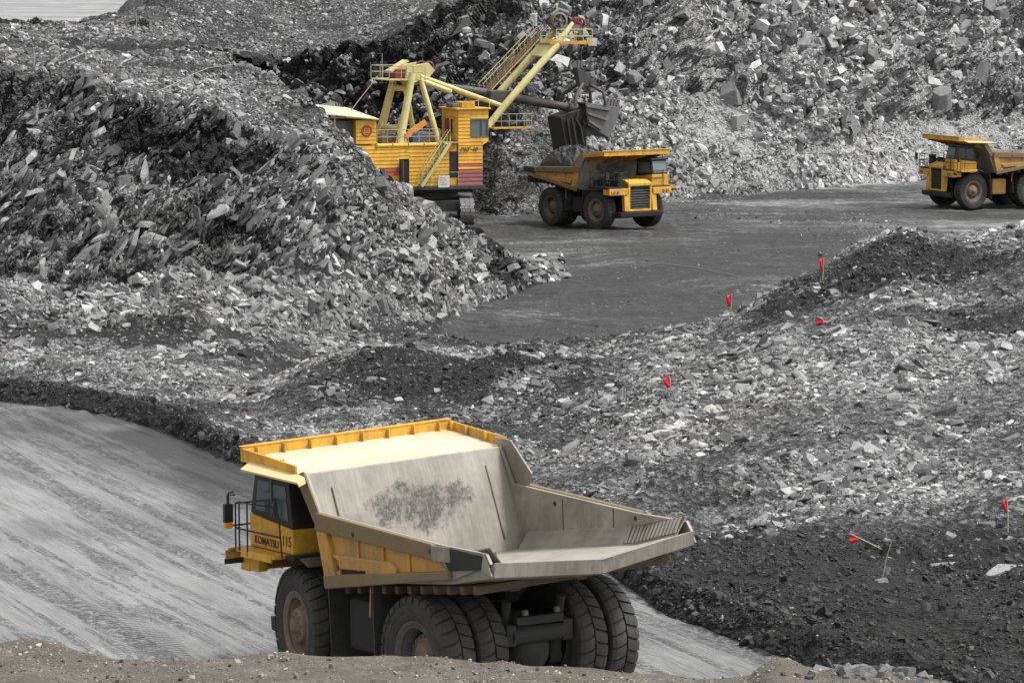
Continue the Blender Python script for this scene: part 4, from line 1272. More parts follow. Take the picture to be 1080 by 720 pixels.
    mi.tube([(6.60, 3.0, 3.5), (6.62, 3.2, 3.5), (6.62, 3.2, 4.2), (6.60, 3.0, 4.2)], .022, 6)
    mi.box(6.56, 6.65, 3.08, 3.30, 3.58, 4.0)
    mi.tube([(6.60, 3.18, 4.0), (6.60, 3.18, 4.25), (6.57, 3.06, 4.27)], .025, 6)
    mr = mi.build('mirror', M_BLK, t, .02)
    am_ = MB(); am_.box(6.55, 6.66, 3.10, 3.28, 3.44, 3.57); am_.build('turn_signal', M_ORG, mr)
    mi = MB()
    mi.tube([(6.78, -2.7, 3.3), (6.9, -2.95, 3.3), (6.9, -2.95, 4.0)], .022, 6); mi.box(6.85, 6.95, -3.1, -2.82, 3.5, 4.0)
    mi.build('mirror', M_BLK, t, .02)
    # splash guard, flaps, tank, ladder, ejector bars
    arc = [(4.95 + 1.62 * math.cos(a), 1.345 + 1.62 * math.sin(a)) for a in np.linspace(math.radians(58), math.radians(118), 9)]
    for s in (-1, 1):
        sg = MB()
        v = [(x, s * y, z + dz) for dz in (0, .03) for (x, z) in arc for y in (1.62, 2.56)]
        n = len(arc); f = []
        for i in range(n - 1):
            f += [(2 * i, 2 * i + 1, 2 * i + 3, 2 * i + 2), (2 * n + 2 * i, 2 * n + 2 * i + 2, 2 * n + 2 * i + 3, 2 * n + 2 * i + 1), (2 * i, 2 * i + 2, 2 * n + 2 * i + 2, 2 * n + 2 * i), (2 * i + 1, 2 * n + 2 * i + 1, 2 * n + 2 * i + 3, 2 * i + 3)]
        f += [(0, 2 * n, 2 * n + 1, 1), (2 * n - 2, 2 * n - 1, 4 * n - 1, 4 * n - 2)]
        sg.add(v, f); sg.build('splash_guard', M_LIP, t)
    for s in (-1, 1):
        fp = MB(); fp.slab([(3.55, s * 1.3, 2.6), (3.55, s * 2.45, 2.6), (3.42, s * 2.45, .75), (3.42, s * 1.3, .75)], .04); fp.build('mud_flap', M_TYRE, t)
        fp = MB(); fp.slab([(1.68, s * 1.0, 2.75), (1.68, s * 2.5, 2.75), (1.60, s * 2.5, 1.15), (1.60, s * 1.0, 1.15)], .04); fp.build('mud_flap', M_TYRE, t)
        rj = MB(); rj.obox((.0, s * 1.75, 2.2), (.03, 0, .02), (0, .06, 0), (-.1, 0, .95)); rj.build('rock_ejector', M_CHAS, t)
        rj = MB(); rj.obox((1.75, s * 2.5, 2.32), (.012, 0, 0), (0, .012, 0), (-.02, 0, .33)); rj.build('marker_rod', M_ORG, t)
    tk = MB(); tk.box(2.0, 3.2, 1.15, 2.15, 1.05, 2.2); tk.build('fuel_tank', M_YELD if not marked else M_CHAS, t, .1)
    tk = MB(); tk.box(2.0, 3.2, -2.15, -1.15, 1.05, 2.1); tk.build('hydraulic_tank', M_CHAS, t, .1)
    return t

truck = make_haul_truck('large yellow haul truck with an empty tipping body standing on the grey haul road', '115', steer=math.radians(-11))
YAW0 = math.radians(125.33)
truck.location = (-.02, 75.4, .05)
truck.rotation_euler = (math.radians(.2), math.radians(.8), YAW0)

loader_truck = make_haul_truck('yellow haul truck under the excavator bucket with its black grille turned to the viewer', '', marked=False)
loader_truck.location = (4.66, 244.6, -1.33)
loader_truck.rotation_euler = (0, 0, math.radians(-53))
def restate(root, steer):
    for ch in children_of(root):
        if ch.name.split('.')[0] == 'wheel' and ch.location.x > 3: ch.rotation_euler.z = steer
leaving = copy_tree(loader_truck)
leaving['label'] = 'yellow haul truck cut off by the right edge, driving left over the pit floor'
leaving.location = (38.05, 264.75, -1.35)
leaving.rotation_euler = (0, 0, math.radians(201))
restate(loader_truck, math.radians(4)); restate(leaving, math.radians(10))
# what the excavator has tipped into the second truck
# ------------------------------------------------------------------ electric rope shovel
M_SYEL = paint('siding_yellow', (.80, .43, .03), (.36, .20, .05), .7, .5, .8)
M_SRED = paint('siding_red', (.42, .075, .05), (.3, .1, .05), .6, .55, 1)
M_SPUR = paint('siding_wine_red', (.30, .085, .085), (.36, .16, .13), .6, .55, 1)
M_FRM = paint('frame_pale_yellow', (.60, .56, .25), (.40, .30, .12), .8, .5, .9)
M_ROOF = paint('roof_cream', (.68, .60, .36), (.5, .4, .2), .6, .6, .8)
M_STEEL = paint('dipper_steel', (.12, .115, .108), (.2, .19, .17), .8, .5, 1.5)
M_STICK = paint('stick_dark', (.035, .034, .032), (.085, .08, .073), .8, .45, 1)
M_RAIL = paint('rail_grey', (.35, .33, .27), (.3, .25, .12), .7, .5, 2)
M_TRACK = paint('track_steel', (.10, .095, .088), (.06, .055, .05), .8, .6, 3)
M_SHOE = paint('track_shoe_worn', (.19, .185, .175), (.08, .075, .07), .8, .5, 3)
M_ROPE = paint('wire_rope', (.05, .05, .05), (.1, .1, .1), .5, .5, 4)
M_BLUE = paint('blue_paint', (.03, .07, .2), (.1, .1, .12), .6, .5, 2)
M_DKR = paint('sheave_red', (.22, .025, .035), (.07, .03, .03), .7, .5, 3)

SY = math.radians(22)
shv = thing('rope_shovel', 'tall yellow mining excavator with pale lattice boom reaching over the second truck', 'excavator', (-6.1, 250.2, -1.35), (0, 0, SY))

def siding(mb, x0, x1, z0, z1, y, pitch=.26, axis=1, out=-1, lap=.035, thick=.12):
    """lapped boards: a saw-tooth section drawn along the wall"""
    n = max(1, round((z1 - z0) / pitch)); h = (z1 - z0) / n
    sec = [(y - out * thick, z0)]
    for k in range(n):
        sec += [(y + out * lap, z0 + k * h + .004), (y, z0 + (k + 1) * h)]
    sec += [(y - out * thick, z1)]
    m = len(sec)
    if axis == 1: v = [(x, p[0], p[1]) for x in (x0, x1) for p in sec]
    else: v = [(p[0], x, p[1]) for x in (x0, x1) for p in sec]
    f = [tuple(range(m)), tuple(range(m, 2 * m))[::-1]] + [(i, (i + 1) % m, (i + 1) % m + m, i + m) for i in range(m)]
    mb.add(v, f)

# undercarriage: crawlers turned towards the viewer
m = MB(); m.box(-3.0, 3.0, -2.4, 2.4, .75, 1.5); m.lathe([(.001, 1.5), (2.2, 1.5), (2.2, 2.2), (.001, 2.2)], axis=2, seg=36)
uc = m.build('undercarriage', M_STICK, shv, .03); uc.rotation_euler = (0, 0, math.radians(-110))
for s in (-1, 1):
    belt = []
    for a in np.linspace(-PI / 2, PI / 2, 12): belt.append((5.6 + .78 * math.cos(a), .80 + .78 * math.sin(a)))
    for x in np.linspace(5.1, -5.1, 24): belt.append((x, 1.58))
    for a in np.linspace(PI / 2, 3 * PI / 2, 12): belt.append((-5.6 + .78 * math.cos(a), .80 + .78 * math.sin(a)))
    for x in np.linspace(-5.1, 5.1, 24): belt.append((x, .02))
    m = MB()
    for i in range(0, len(belt)):
        p, q = np.array(belt[i]), np.array(belt[(i + 1) % len(belt)])
        d = q - p; L = np.linalg.norm(d); d /= L; nrm = np.array([d[1], -d[0]])
        c = (p + q) / 2
        for j in range(3):
            y = s * 2.75 + (j - 1) * .33 + (.0 if i % 2 else .06)
            m.obox((c[0], y, c[1]), (d[0] * L * .46, 0, d[1] * L * .46), (0, .15, 0), (nrm[0] * .055, 0, nrm[1] * .055))
    ct = m.build('crawler_track', M_SHOE, uc)
    m = MB(); m.box(-5.3, 5.3, s * 2.75 - .35, s * 2.75 + .35, .3, 1.3)
    for x in np.linspace(-5.6, 5.6, 7): m.tube([(x, s * 2.75 - .46, .8), (x, s * 2.75 + .46, .8)], .62, 18)
    m.build('track_frame', M_TRACK, uc)
m = MB(); m.lathe([(.12, -.75), (.6, -.72), (.6, -.66), (.42, -.64)] + [(.42 + .03 * (k % 2), -.6 + k * .05) for k in range(25)] + [(.42, .64), (.6, .66), (.6, .72), (.12, .75)], (4.6, -.9, .95), seg=28)
m.build('cable_drum', M_LIP, uc)
# revolving deck
m = MB(); m.box(-9.2, 3.1, -3.45, 3.3, 2.28, 2.56); m.box(-8.5, 2.6, -2.4, 2.4, 2.0, 2.28)
m.build('revolving_frame', M_STICK, shv, .03)
# machinery house
hs = MB()
hs.box(-9.0, 1.15, -3.12, 3.1, 2.57, 5.5)
house = hs.build('machinery_house', M_SYEL, shv, .02)
m = MB()
siding(m, -9.0, -3.25, 2.57, 3.35, -3.2); siding(m, -9.0, -3.25, 3.90, 5.45, -3.2); siding(m, -2.5, .5, 2.57, 5.45, -3.2); siding(m, -3.25, -2.5, 4.5, 5.45, -3.2)
m.build('siding', M_SYEL, house)
m = MB(); siding(m, -9.0, -3.25, 3.355, 3.895, -3.2); m.build('red_band', M_SRED, house)
m = MB(); m.box(-3.24, -2.51, -3.16, -3.125, 2.6, 4.48); m.build('doorway', M_BLK, house)
m = MB(); m.obox((-3.16, -3.5, 3.5), (.02, 0, 0), (0, .3, 0), (0, 0, .92)); m.build('door', M_LIP, house)
m = MB(); m.tube([(-5.0, -3.12, 5.44), (.4, -3.12, 5.44)], .17, 12); m.build('roof_edge', M_SYEL, house)
m = MB(); m.box(.52, 1.15, -3.14, -3.1, 3.1, 4.95); m.build('recess', M_BLK, house)
# rear cabin with cream roof and round emblem
rc = MB(); siding(rc, -6.46, -4.95, 5.6, 7.25, -3.2); rc.box(-6.44, -4.97, -3.1, 2.8, 5.55, 7.24); rc.box(-9.0, -8.9, -3.2, 2.8, 5.55, 7.5); rc.box(-8.05, -7.95, -3.2, -3.1, 5.55, 7.4)
cabin = rc.build('rear_cabin', M_SYEL, shv)
m = MB(); m.box(-8.9, -6.45, -2.6, 2.8, 5.55, 7.2); m.build('cabin_recess', M_LIP, cabin)
m = MB(); m.slab([(-9.3, -3.55, 7.80), (-9.3, 3.0, 8.35), (-4.85, 3.0, 7.85), (-4.85, -3.5, 7.30)], .08); m.build('cabin_roof', M_ROOF, cabin)
m = MB(); m.lathe([(.30, 0), (.30, -.015), (.40, -.015), (.40, 0)], (-5.66, -3.24, 6.52), seg=32); m.lathe([(.001, -.012), (.30, -.012)], (-5.66, -3.24, 6.52), seg=32); em = m.build('emblem', M_SRED, cabin)
m = MB()
for (x0, x1, z0, z1) in ((-.2, -.02, .12, .17), (-.2, -.15, -.12, .12), (-.2, -.02, -.03, .02), (-.07, -.02, -.12, .0), (-.2, -.02, -.17, -.12), (.04, .2, .12, .17), (.04, .09, -.12, .12), (.15, .2, -.12, .12), (.04, .2, -.17, -.12)):
    m.box(-5.66 + x0, -5.66 + x1, -3.262, -3.253, 6.52 + z0, 6.52 + z1)
m.build('emblem_mark', M_SYEL, em)
# operator's cab tower
tw = MB()
tw.prism([(1.22, 2.57), (2.98, 2.57), (2.98, 5.35), (3.44, 5.62), (3.44, 7.88), (1.22, 7.88)], 1, -3.08, .1)
tower = tw.build('operator_cab', M_SYEL, shv, .02)
m = MB()
siding(m, 1.2, 3.03, 3.70, 3.90, -3.2, .2); siding(m, 1.2, 3.03, 4.10, 5.36, -3.2); siding(m, 1.2, 2.1, 5.36, 7.88, -3.2); siding(m, 2.1, 3.48, 5.62, 5.92, -3.2, .3); siding(m, 2.1, 3.03, 5.36, 5.62, -3.2, .26); siding(m, 2.1, 3.48, 7.24, 7.88, -3.2)
siding(m, -3.1, -.0, 5.7, 7.88, 1.2, axis=0)
m.slab([(3.03, -3.2, 5.36), (3.48, -3.2, 5.62), (3.03, -3.2, 5.62)], .07)
m.build('siding', M_SYEL, tower)
m = MB(); siding(m, 1.2, 3.03, 3.905, 4.095, -3.2, .19); m.build('red_stripe', M_SRED, tower)
m = MB(); siding(m, 1.2, 3.03, 2.57, 3.695, -3.2, .28); m.build('red_panel', M_SPUR, tower)
m = MB(); m.box(2.1, 3.46, -3.16, -3.12, 5.92, 7.24); w1 = m.build('cab_window', M_GLS2, tower)
m = MB()
for (x0, x1, z0, z1) in ((2.1, 3.48, 5.92, 5.99), (2.1, 3.48, 7.17, 7.24), (2.1, 2.17, 5.99, 7.17), (3.41, 3.48, 5.99, 7.17), (2.95, 3.0, 5.99, 7.17)): m.box(x0, x1, -3.24, -3.165, z0, z1)
m.build('window_frame', M_LIP, w1)
m = MB(); m.box(3.45, 3.47, -2.9, -.2, 5.95, 7.3); m.build('cab_window', M_GLS2, tower)
m = MB(); m.box(1.12, 1.16, -2.55, -1.75, 5.72, 7.4); dr = m.build('cab_door', M_YEL, tower)
m = MB(); m.box(1.09, 1.118, -2.3, -2.0, 6.2, 7.2); m.build('door_window', M_BLK, dr)
m = MB(); m.box(1.12, 1.16, -1.4, -.7, 6.1, 7.2); m.build('side_window', M_DKR, tower)
m = MB(); m.box(1.0, 3.62, -3.36, .25, 7.885, 8.0); m.build('cab_roof', M_SYEL, tower, .02)
m = MB(); m.box(1.6, 2.6, -2.9, -1.4, 8.0, 8.42); m.build('roof_unit', M_YEL, tower, .05)
m = MB(); m.box(1.1, 1.55, -2.4, -1.0, 8.0, 8.3); m.box(2.8, 3.1, -1.2, -.7, 8.0, 8.6); m.build('roof_unit', M_LIP, tower, .05)
m = MB()
for pts in ([(1.2, -3.25, 8.0), (1.2, -3.25, 8.4), (2.7, -3.25, 8.5)], [(2.7, -3.25, 8.0), (2.7, -3.25, 8.6), (3.55, -3.25, 8.6), (3.55, -3.25, 8.0)], [(3.55, -3.25, 8.6), (3.55, .1, 8.6), (3.55, .1, 8.0)]): m.tube(pts, .03, 6)
m.build('roof_rail', M_RAIL, tower)
m = MB(); m.tube([(1.02, -2.9, 5.9), (1.02, -2.9, 7.0)], .03, 6); m.build('grab_rail', M_RAIL, tower)
lettering('lettering', 'ЭКГ-10', .42, M_DKR, tower, (1.3, -3.262, 4.92), (1, 0, .02), (0, 0, 1), .006, shear=.25, bold=.012, sx=.96)
# landing, stairs, rails, sign
m = MB(); m.box(-.1, 1.16, -3.5, -.5, 5.55, 5.62); m.build('landing', M_RAIL, shv)
st = MB()
a0, b0 = np.array([-1.95, -3.62, 2.6]), np.array([.2, -3.62, 5.6])
for dy in (0, -.62):
    st.obox((a0 + b0) / 2 + [0, dy, 0], (b0 - a0) / 2, (0, .03, 0), (-.09, 0, .06))
    st.tube([a0 + [0, dy, 0], a0 + [0, dy, .95], b0 + [0, dy, .95], b0 + [0, dy, 0]], .03, 6)
    for k in range(1, 5): st.tube([a0 + (b0 - a0) * k / 5 + [0, dy, 0], a0 + (b0 - a0) * k / 5 + [0, dy, .95]], .022, 6)
stair = st.build('stair', M_FRM, shv)
tr = MB()
for k in range(13):
    p = a0 + (b0 - a0) * (k + .5) / 13
    tr.box(p[0] - .11, p[0] + .11, p[1] - .6, p[1] - .02, p[2] - .02, p[2] + .02)
tr.build('tread', M_RAIL, stair)
m = MB()
for x in np.linspace(-2.4, 1.1, 6): m.tube([(x, -3.42, 2.56), (x, -3.42, 3.5)], .022, 6)
for z in (3.05, 3.5): m.tube([(-1.0, -3.42, z), (1.1, -3.42, z)], .022, 6)
m.build('deck_rail', M_RAIL, shv)
m = MB(); m.box(-.43, .42, -3.50, -3.46, 2.45, 3.28); sgn = m.build('sign_plate', M_WHITE, shv, .01)
m = MB()
for z, x0, x1 in ((3.1, -.3, .1), (2.95, -.32, .2), (2.8, -.3, .05), (2.65, -.32, .25)): m.box(x0, x1, -3.506, -3.502, z, z + .035)
m.build('sign_line', M_LIP, sgn)
m = MB()
for x in np.linspace(-4.9, -.2, 7): m.tube([(x, -3.18, 5.45), (x, -3.18, 6.55)], .035, 6)
for x in np.linspace(-4.9, -.2, 5): m.tube([(x, -3.27, 5.3), (x, -3.33, 5.5), (x, -3.18, 5.68)], .03, 6)
for z in (6.05, 6.55): m.tube([(-4.9, -3.18, z), (-.2, -3.18, z)], .03, 6)
m.build('roof_rail', M_RAIL, house)
m = MB()
for x in np.linspace(-4.9, .8, 8): m.tube([(x, 3.0, 5.5), (x, 3.0, 6.6)], .03, 6)
m.tube([(-4.9, 3.0, 6.6), (.8, 3.0, 6.6)], .03, 6)
m.build('roof_rail', M_RAIL, house)
m = MB(); m.box(-2.0, -1.2, -2.5, -1.5, 5.52, 6.35); m.build('blue_drum', M_BLUE, house, .08)  # blue drum standing on the roof, built as a box
m = MB(); m.box(-3.9, -2.6, -1.5, 1.2, 5.52, 6.1); m.box(-.9, .6, -1.6, 1.6, 5.52, 6.2); m.build('roof_housing', M_LIP, house, .05)
m = MB(); m.obox((-1.7, -2.4, 6.55), (.75, 0, .5), (0, .08, 0), (-.1, 0, .16)); m.build('foot_plate', M_ORG, house)
# A-frame
def leg(name, pts, r, mat=M_FRM, parent=None, seg=12):
    m = MB(); m.tube(pts, r, seg); return m.build(name, mat, parent or shv)
for s in (-1, 1):
    leg('gantry_leg', [(-2.85, s * 2.2, 5.5), (-1.70, s * 1.75, 10.4)], [.30, .25])
    leg('gantry_strut', [(.06, s * 2.45, 5.4), (-1.05, s * 1.75, 9.9)], .2)
m = MB()
for z, yy in ((6.5, 2.05), (9.35, 1.75)):
    xx = -2.85 + (z - 5.5) / 4.9 * 1.15
    m = MB(); m.tube([(xx, -yy, z), (xx, yy, z)], .22, 12)
    for s in (-1, 1):
        dz = .45 if z < 8 else -.45
        m.slab([(xx - .1, s * yy, z), (xx - .1, s * (yy - .6), z), (xx - .1, s * (yy - .02), z + dz * 1.3)], .3)
    m.build('gantry_cross', M_FRM, shv)
m = MB()
m.tube([(-1.55, -1.9, 10.1), (-1.55, 1.9, 10.1)], .3, 12)
m.build('gantry_cross', M_FRM, shv)
for s in (-1, 1):
    m = MB(); m.prism([(-2.0, 10.0), (-1.9, 10.9), (-.3, 11.15), (.2, 10.6), (-.6, 9.7), (-1.2, 9.6)], 1, s * 1.0, s * 1.25); m.build('head_plate', M_FRM, shv, .03)
m = MB(); m.box(-3.5, -.7, -1.9, 1.9, 9.95, 10.03); gp = m.build('gantry_platform', M_FRM, shv)
m = MB()
for z in (10.5, 10.95):
    m.tube([(-.7, -1.9, z), (-3.5, -1.9, z), (-3.5, 1.9, z), (-.7, 1.9, z)], .028, 6)
for x in (-3.5, -2.6, -1.7, -.8):
    for y in (-1.9, 1.9): m.tube([(x, y, 10.0), (x, y, 10.95)], .028, 6)
m.tube([(-3.5, 0, 10), (-3.5, 0, 10.95)], .028, 6); m.tube([(-2.9, 1.2, 10.0), (-2.9, 1.2, 11.8)], .02, 6)
m.build('platform_rail', M_RAIL, gp)
m = MB(); m.box(-2.6, -1.4, -.7, .7, 10.04, 10.7); m.build('brake_box', M_DKR, gp, .04)
m = MB(); m.prism([(-2.9, 10.6), (-1.6, 11.35), (-1.5, 11.25), (-2.8, 10.5)], 1, -.6, .6); m.build('head_cover', M_FRM, gp)
def sheave(name, c, r, w, mat):
    m = MB(); m.lathe([(r * .78, -w), (r, -w), (r * .92, 0), (r, w), (r * .78, w), (r * .78, -w)], c, seg=28)
    for k in range(5):
        a = 2 * PI * k / 5
        m.obox((c[0] + r * .42 * math.cos(a), c[1], c[2] + r * .42 * math.sin(a)), (r * .42 * math.cos(a), 0, r * .42 * math.sin(a)), (0, w * .5, 0), (-.06 * math.sin(a), 0, .06 * math.cos(a)))
    m.lathe([(.001, -w * 1.3), (r * .2, -w * 1.3), (r * .2, w * 1.3), (.001, w * 1.3)], c, seg=12)
    return m.build(name, mat, shv)
for s in (-1, 1): sheave('gantry_sheave', (-.1, s * .7, 10.85), .42, .10, M_DKR)
for s in (-1, 1):       # ladder stiles up to the platform
    pass
m = MB()
la, lb = np.array([-3.9, -.2, 5.5]), np.array([-2.9, -1.2, 10.0])
for dy in (0, .55): m.tube([la + [0, dy, 0], lb + [0, dy, 0]], .035, 6)
for k in range(15):
    p = la + (lb - la) * (k + .5) / 15; m.tube([p, p + [0, .55, 0]], .025, 5)
m.build('ladder', M_FRM, shv)
leg('guy_rod', [(-6.0, .5, 7.2), (-3.3, 1.0, 10.2)], .035, M_RAIL)
# boom
for s in (-1, 1):
    y = 1.5 * s
    m = MB(); m.tube([(2.4, y, 4.6), (5.3, y, 7.97), (9.4, y * .92, 12.22), (10.95, y * .55, 13.9)], [.22, .26, .26, .14], 14)
    m.build('boom_leg', M_FRM, shv)
for s, x1, z1 in ((-1, 5.2, 8.05), (1, 5.4, 8.2)):
    leg('boom_stay', [(-.9, s * 1.2, 10.2), (x1, s * 1.35, z1)], .17)
leg('boom_stay', [(-1.1, -1.75, 9.95), (1.2, -1.75, 9.1)], .19)
m = MB()
for x, z in ((5.4, 8.1), (9.7, 12.5)):
    m.tube([(x, -1.5, z), (x, 1.5, z)], .2, 10); m.build('boom_cross', M_FRM, shv); m = MB()
m.slab([(8.6, -1.4, 11.5), (8.6, 1.4, 11.5), (9.7, 1.3, 12.7), (9.7, -1.3, 12.7)], .12)
m.build('boom_cross', M_FRM, shv)
m = MB(); m.box(9.2, 12.2, -1.5, 1.5, 12.40, 12.48); bp = m.build('boom_platform', M_YEL, shv)
m = MB(); m.box(8.9, 12.22, -1.56, -1.5, 12.38, 12.62); m.build('toe_board', M_YEL, bp)
m = MB()
for z in (12.95, 13.45): m.tube([(9.4, -1.5, z), (12.2, -1.5, z), (12.2, 1.5, z), (9.4, 1.5, z)], .028, 6)
for x in np.linspace(9.4, 12.2, 5):
    for y in (-1.5, 1.5): m.tube([(x, y, 12.45), (x, y, 13.45)], .028, 6)
m.build('platform_rail', M_FRM, bp)
for y in (-.75, -.25, .25, .75): sheave('boom_sheave', (10.2 + .35 * y, y, 14.05), .62, .12, M_STEEL if y < 0 else M_DKR)
sheave('boom_sheave', (11.7, -.3, 13.85), .46, .12, M_DKR); sheave('boom_sheave', (11.7, .3, 13.85), .46, .12, M_DKR)
m = MB(); m.box(10.0, 11.5, -.9, .9, 13.3, 13.75); m.tube([(9.6, 0, 14.4), (10.2, 0, 14.85), (10.9, 0, 14.6)], .16, 8); m.build('sheave_guard', M_STEEL, shv)
# catwalk steps beside the far leg
m = MB()
for k in range(22):
    t = k / 21
    x, z = 5.3 + 4.0 * t, 8.75 + 3.9 * t
    m.obox((x, 2.15, z), (.14, 0, .02), (0, .45, 0), (0, 0, .03))
    m.obox((x - .06, 2.15, z + .1), (.03, 0, .0), (0, .45, 0), (0, 0, .11))
cwk = m.build('catwalk', M_YELD, shv)
m = MB()
for y in (1.72, 2.6):
    m.tube([(5.2, y, 8.6), (9.4, y, 12.7)], .045, 6); m.tube([(5.0, y, 9.5), (9.2, y, 13.55)], .03, 6)
    for t in np.linspace(0, 1, 9): m.tube([(5.2 + 4.2 * t, y, 8.6 + 4.1 * t), (5.05 + 4.2 * t, y, 9.55 + 4.1 * t)], .022, 5)
m.build('catwalk_rail', M_FRM, cwk)
m = MB(); m.box(4.1, 7.0, -2.7, -1.75, 6.45, 6.55); lp = m.build('boom_platform', M_YEL, shv)
m = MB()
for z in (7.0, 7.5): m.tube([(4.1, -2.7, z), (7.0, -2.7, z), (7.0, -1.75, z)], .025, 6)
for x in np.linspace(4.1, 7.0, 6): m.tube([(x, -2.7, 6.5), (x, -2.7, 7.5)], .025, 6)
m.tube([(7.0, -1.75, 6.5), (7.0, -1.75, 7.5)], .025, 6)
m.build('platform_rail', M_RAIL, lp)
# crowd machinery, stick, dipper
m = MB(); m.box(4.5, 6.1, -1.1, 1.1, 7.7, 9.1); m.tube([(5.3, -1.35, 8.1), (5.3, 1.35, 8.1)], .42, 16); m.build('saddle_block', M_STICK, shv, .05)
m = MB(); m.tube([(.9, 0, 9.5), (4.4, 0, 8.95), (8.0, 0, 8.3), (11.4, 0, 7.72)], [.26, .33, .33, .31], 14); m.tube([(10.9, 0, 7.8), (11.9, 0, 7.62)], .40, 14); m.build('dipper_stick', M_STICK, shv)
m = MB()
hwD = 1.35
# bucket shell: side cheeks, back and front plates; its mouth looks right and up
cheek = [(11.75, 8.15), (14.4, 7.75), (14.25, 6.9), (13.65, 5.65), (12.9, 6.05), (11.95, 6.6)]
for s in (-1, 1): m.prism(cheek, 1, s * hwD, s * (hwD - .09))
m.slab([(11.75, -hwD, 8.15), (11.75, hwD, 8.15), (14.4, hwD, 7.75), (14.4, -hwD, 7.75)], .10)
m.slab([(11.95, -hwD, 6.6), (11.95, hwD, 6.6), (13.65, hwD, 5.65), (13.65, -hwD, 5.65)], .10)
dip = m.build('dipper', M_STEEL, shv, .02)
m = MB()
for k, (xa, za, xb, zb) in enumerate(((11.8, 8.0, 13.7, 7.72), (11.85, 7.5, 13.45, 7.0), (11.95, 6.95, 13.0, 6.35))):
    m.slab([(xa, -hwD - .09, za), (xb, -hwD - .09, zb), (xb - .1, -hwD - .09, zb - .16), (xa, -hwD - .09, za - .16)], .18)
m.build('dipper_rib', M_STEEL, dip, .02)
for y in np.linspace(-1.15, 1.15, 5):
    t_ = MB(); t_.obox((14.35, y, 7.95), (.08, 0, .0), (0, .12, 0), (.1, 0, .42)); t_.build('dipper_tooth', M_STEEL, dip, .02)
m = MB()
m.slab([(9.9, -1.3, 7.15), (9.9, 1.3, 7.15), (10.45, 1.3, 4.35), (10.45, -1.3, 4.35)], .12)
m.slab([(10.45, -1.3, 4.35), (10.45, 1.3, 4.35), (11.9, 1.2, 4.3), (11.9, -1.2, 4.3)], .14)
m.prism([(9.95, 7.2), (11.6, 7.7), (12.0, 6.4), (11.9, 4.32), (10.45, 4.35)], 1, -1.08, 1.25)
m.prism([(10.0, 7.1), (10.4, 6.9), (10.7, 5.9), (10.9, 4.35), (10.45, 4.78)], 1, -1.25, -1.1)
m.box(10.3, 11.9, -1.2, -1.09, 4.32, 4.9); m.box(10.2, 11.7, -1.16, -1.09, 5.9, 6.25)
m.obox((10.9, -1.35, 6.0), (.08, 0, .0), (0, .08, 0), (-.2, 0, 1.1)); m.obox((10.5, -1.35, 5.9), (.07, 0, .0), (0, .08, 0), (-.18, 0, 1.1))
m.tube([(11.2, -1.3, 7.5), (11.0, -1.3, 7.0), (11.35, -1.3, 6.4), (11.6, -1.3, 5.2)], .12, 8); m.tube([(11.7, -1.3, 7.3), (11.5, -1.3, 6.9), (11.75, -1.3, 6.6), (12.05, -1.3, 6.9), (12.0, -1.3, 7.3)], .09, 8)
m.build('dipper_door', M_CHAS, shv, .02)
m = MB(); m.prism([(11.5, 7.5), (12.3, 7.2), (12.6, 6.4), (12.3, 5.7), (11.8, 5.9)], 1, -1.0, 1.0); m.build('dipper_hinge', M_STICK, shv, .03)
m = MB()
for s in (-1, 1):
    m.tube([(11.95, s * .35, 9.5), (11.1, s * 1.2, 8.75), (10.9, s * 1.4, 8.0)], .13, 8); m.tube([(12.5, s * .35, 9.45), (13.2, s * 1.2, 8.9), (13.35, s * 1.4, 8.0)], .13, 8)
m.prism([(11.45, 10.7), (12.0, 10.4), (12.9, 9.7), (12.75, 9.3), (11.75, 9.35)], 1, -.4, .4); m.tube([(12.75, -.55, 9.5), (12.75, .55, 9.5)], .28, 12)
m.build('bail', M_STICK, shv, .02)
m = MB()
for y in (-.3, .3): m.tube([(11.95, y, 13.7), (11.8, y, 10.5)], .035, 6)
for y in (-.75, -.25, .25, .75): m.tube([(.2, y, 11.0), (10.0, y * 1.0, 14.5)], .022, 6) if False else m.tube([(1.3, y, 5.9), (9.85, y, 14.4)], .028, 6)
m.tube([(4.0, 2.6, 9.3), (9.0, 2.6, 14.0)], .02, 6)
m.build('wire_rope', M_ROPE, shv)

# load tipped into the truck below
lm = MB()
def heap(name, cx, cy, lx, ly, h, mat, seed):
    r = np.random.default_rng(seed)
    n = 46
    xs, ys_ = np.meshgrid(np.linspace(-1, 1, n), np.linspace(-1, 1, n), indexing='ij')
    P = np.stack([xs * lx, ys_ * ly, np.zeros_like(xs)], -1)
    d = np.clip(1 - (np.abs(xs) ** 2.2 + np.abs(ys_) ** 2.2), 0, 1) ** .6
    v1_, _ = cells(P / .45 + seed, seed); v2_, _ = cells(P / .22 + seed, seed + 4)
    z = h * d * (1 + .22 * fbm(P, 1.2, 3, seed)) + (.16 * v1_ + .08 * v2_) * (d > 0)
    m = MB()
    V_ = [(P[i, j, 0] + cx, P[i, j, 1] + cy, z[i, j]) for i in range(n) for j in range(n)]
    b = len(V_)
    V_ += [(p[0], p[1], -1.1) for p in V_]
    Fc = [(i * n + j, (i + 1) * n + j, (i + 1) * n + j + 1, i * n + j + 1) for i in range(n - 1) for j in range(n - 1)]
    edge = [i * n for i in range(n)] + [(n - 1) * n + j for j in range(1, n)] + [i * n + n - 1 for i in range(n - 2, -1, -1)] + [j for j in range(n - 2, 0, -1)]
    Fc += [(edge[k], edge[(k + 1) % len(edge)], edge[(k + 1) % len(edge)] + b, edge[k] + b) for k in range(len(edge))]
    m.add(V_, Fc)
    return m.build(name, mat)
ld = heap('load_heap', -.5, 0, 2.5, 2.35, 1.35, M_BLK, 3)
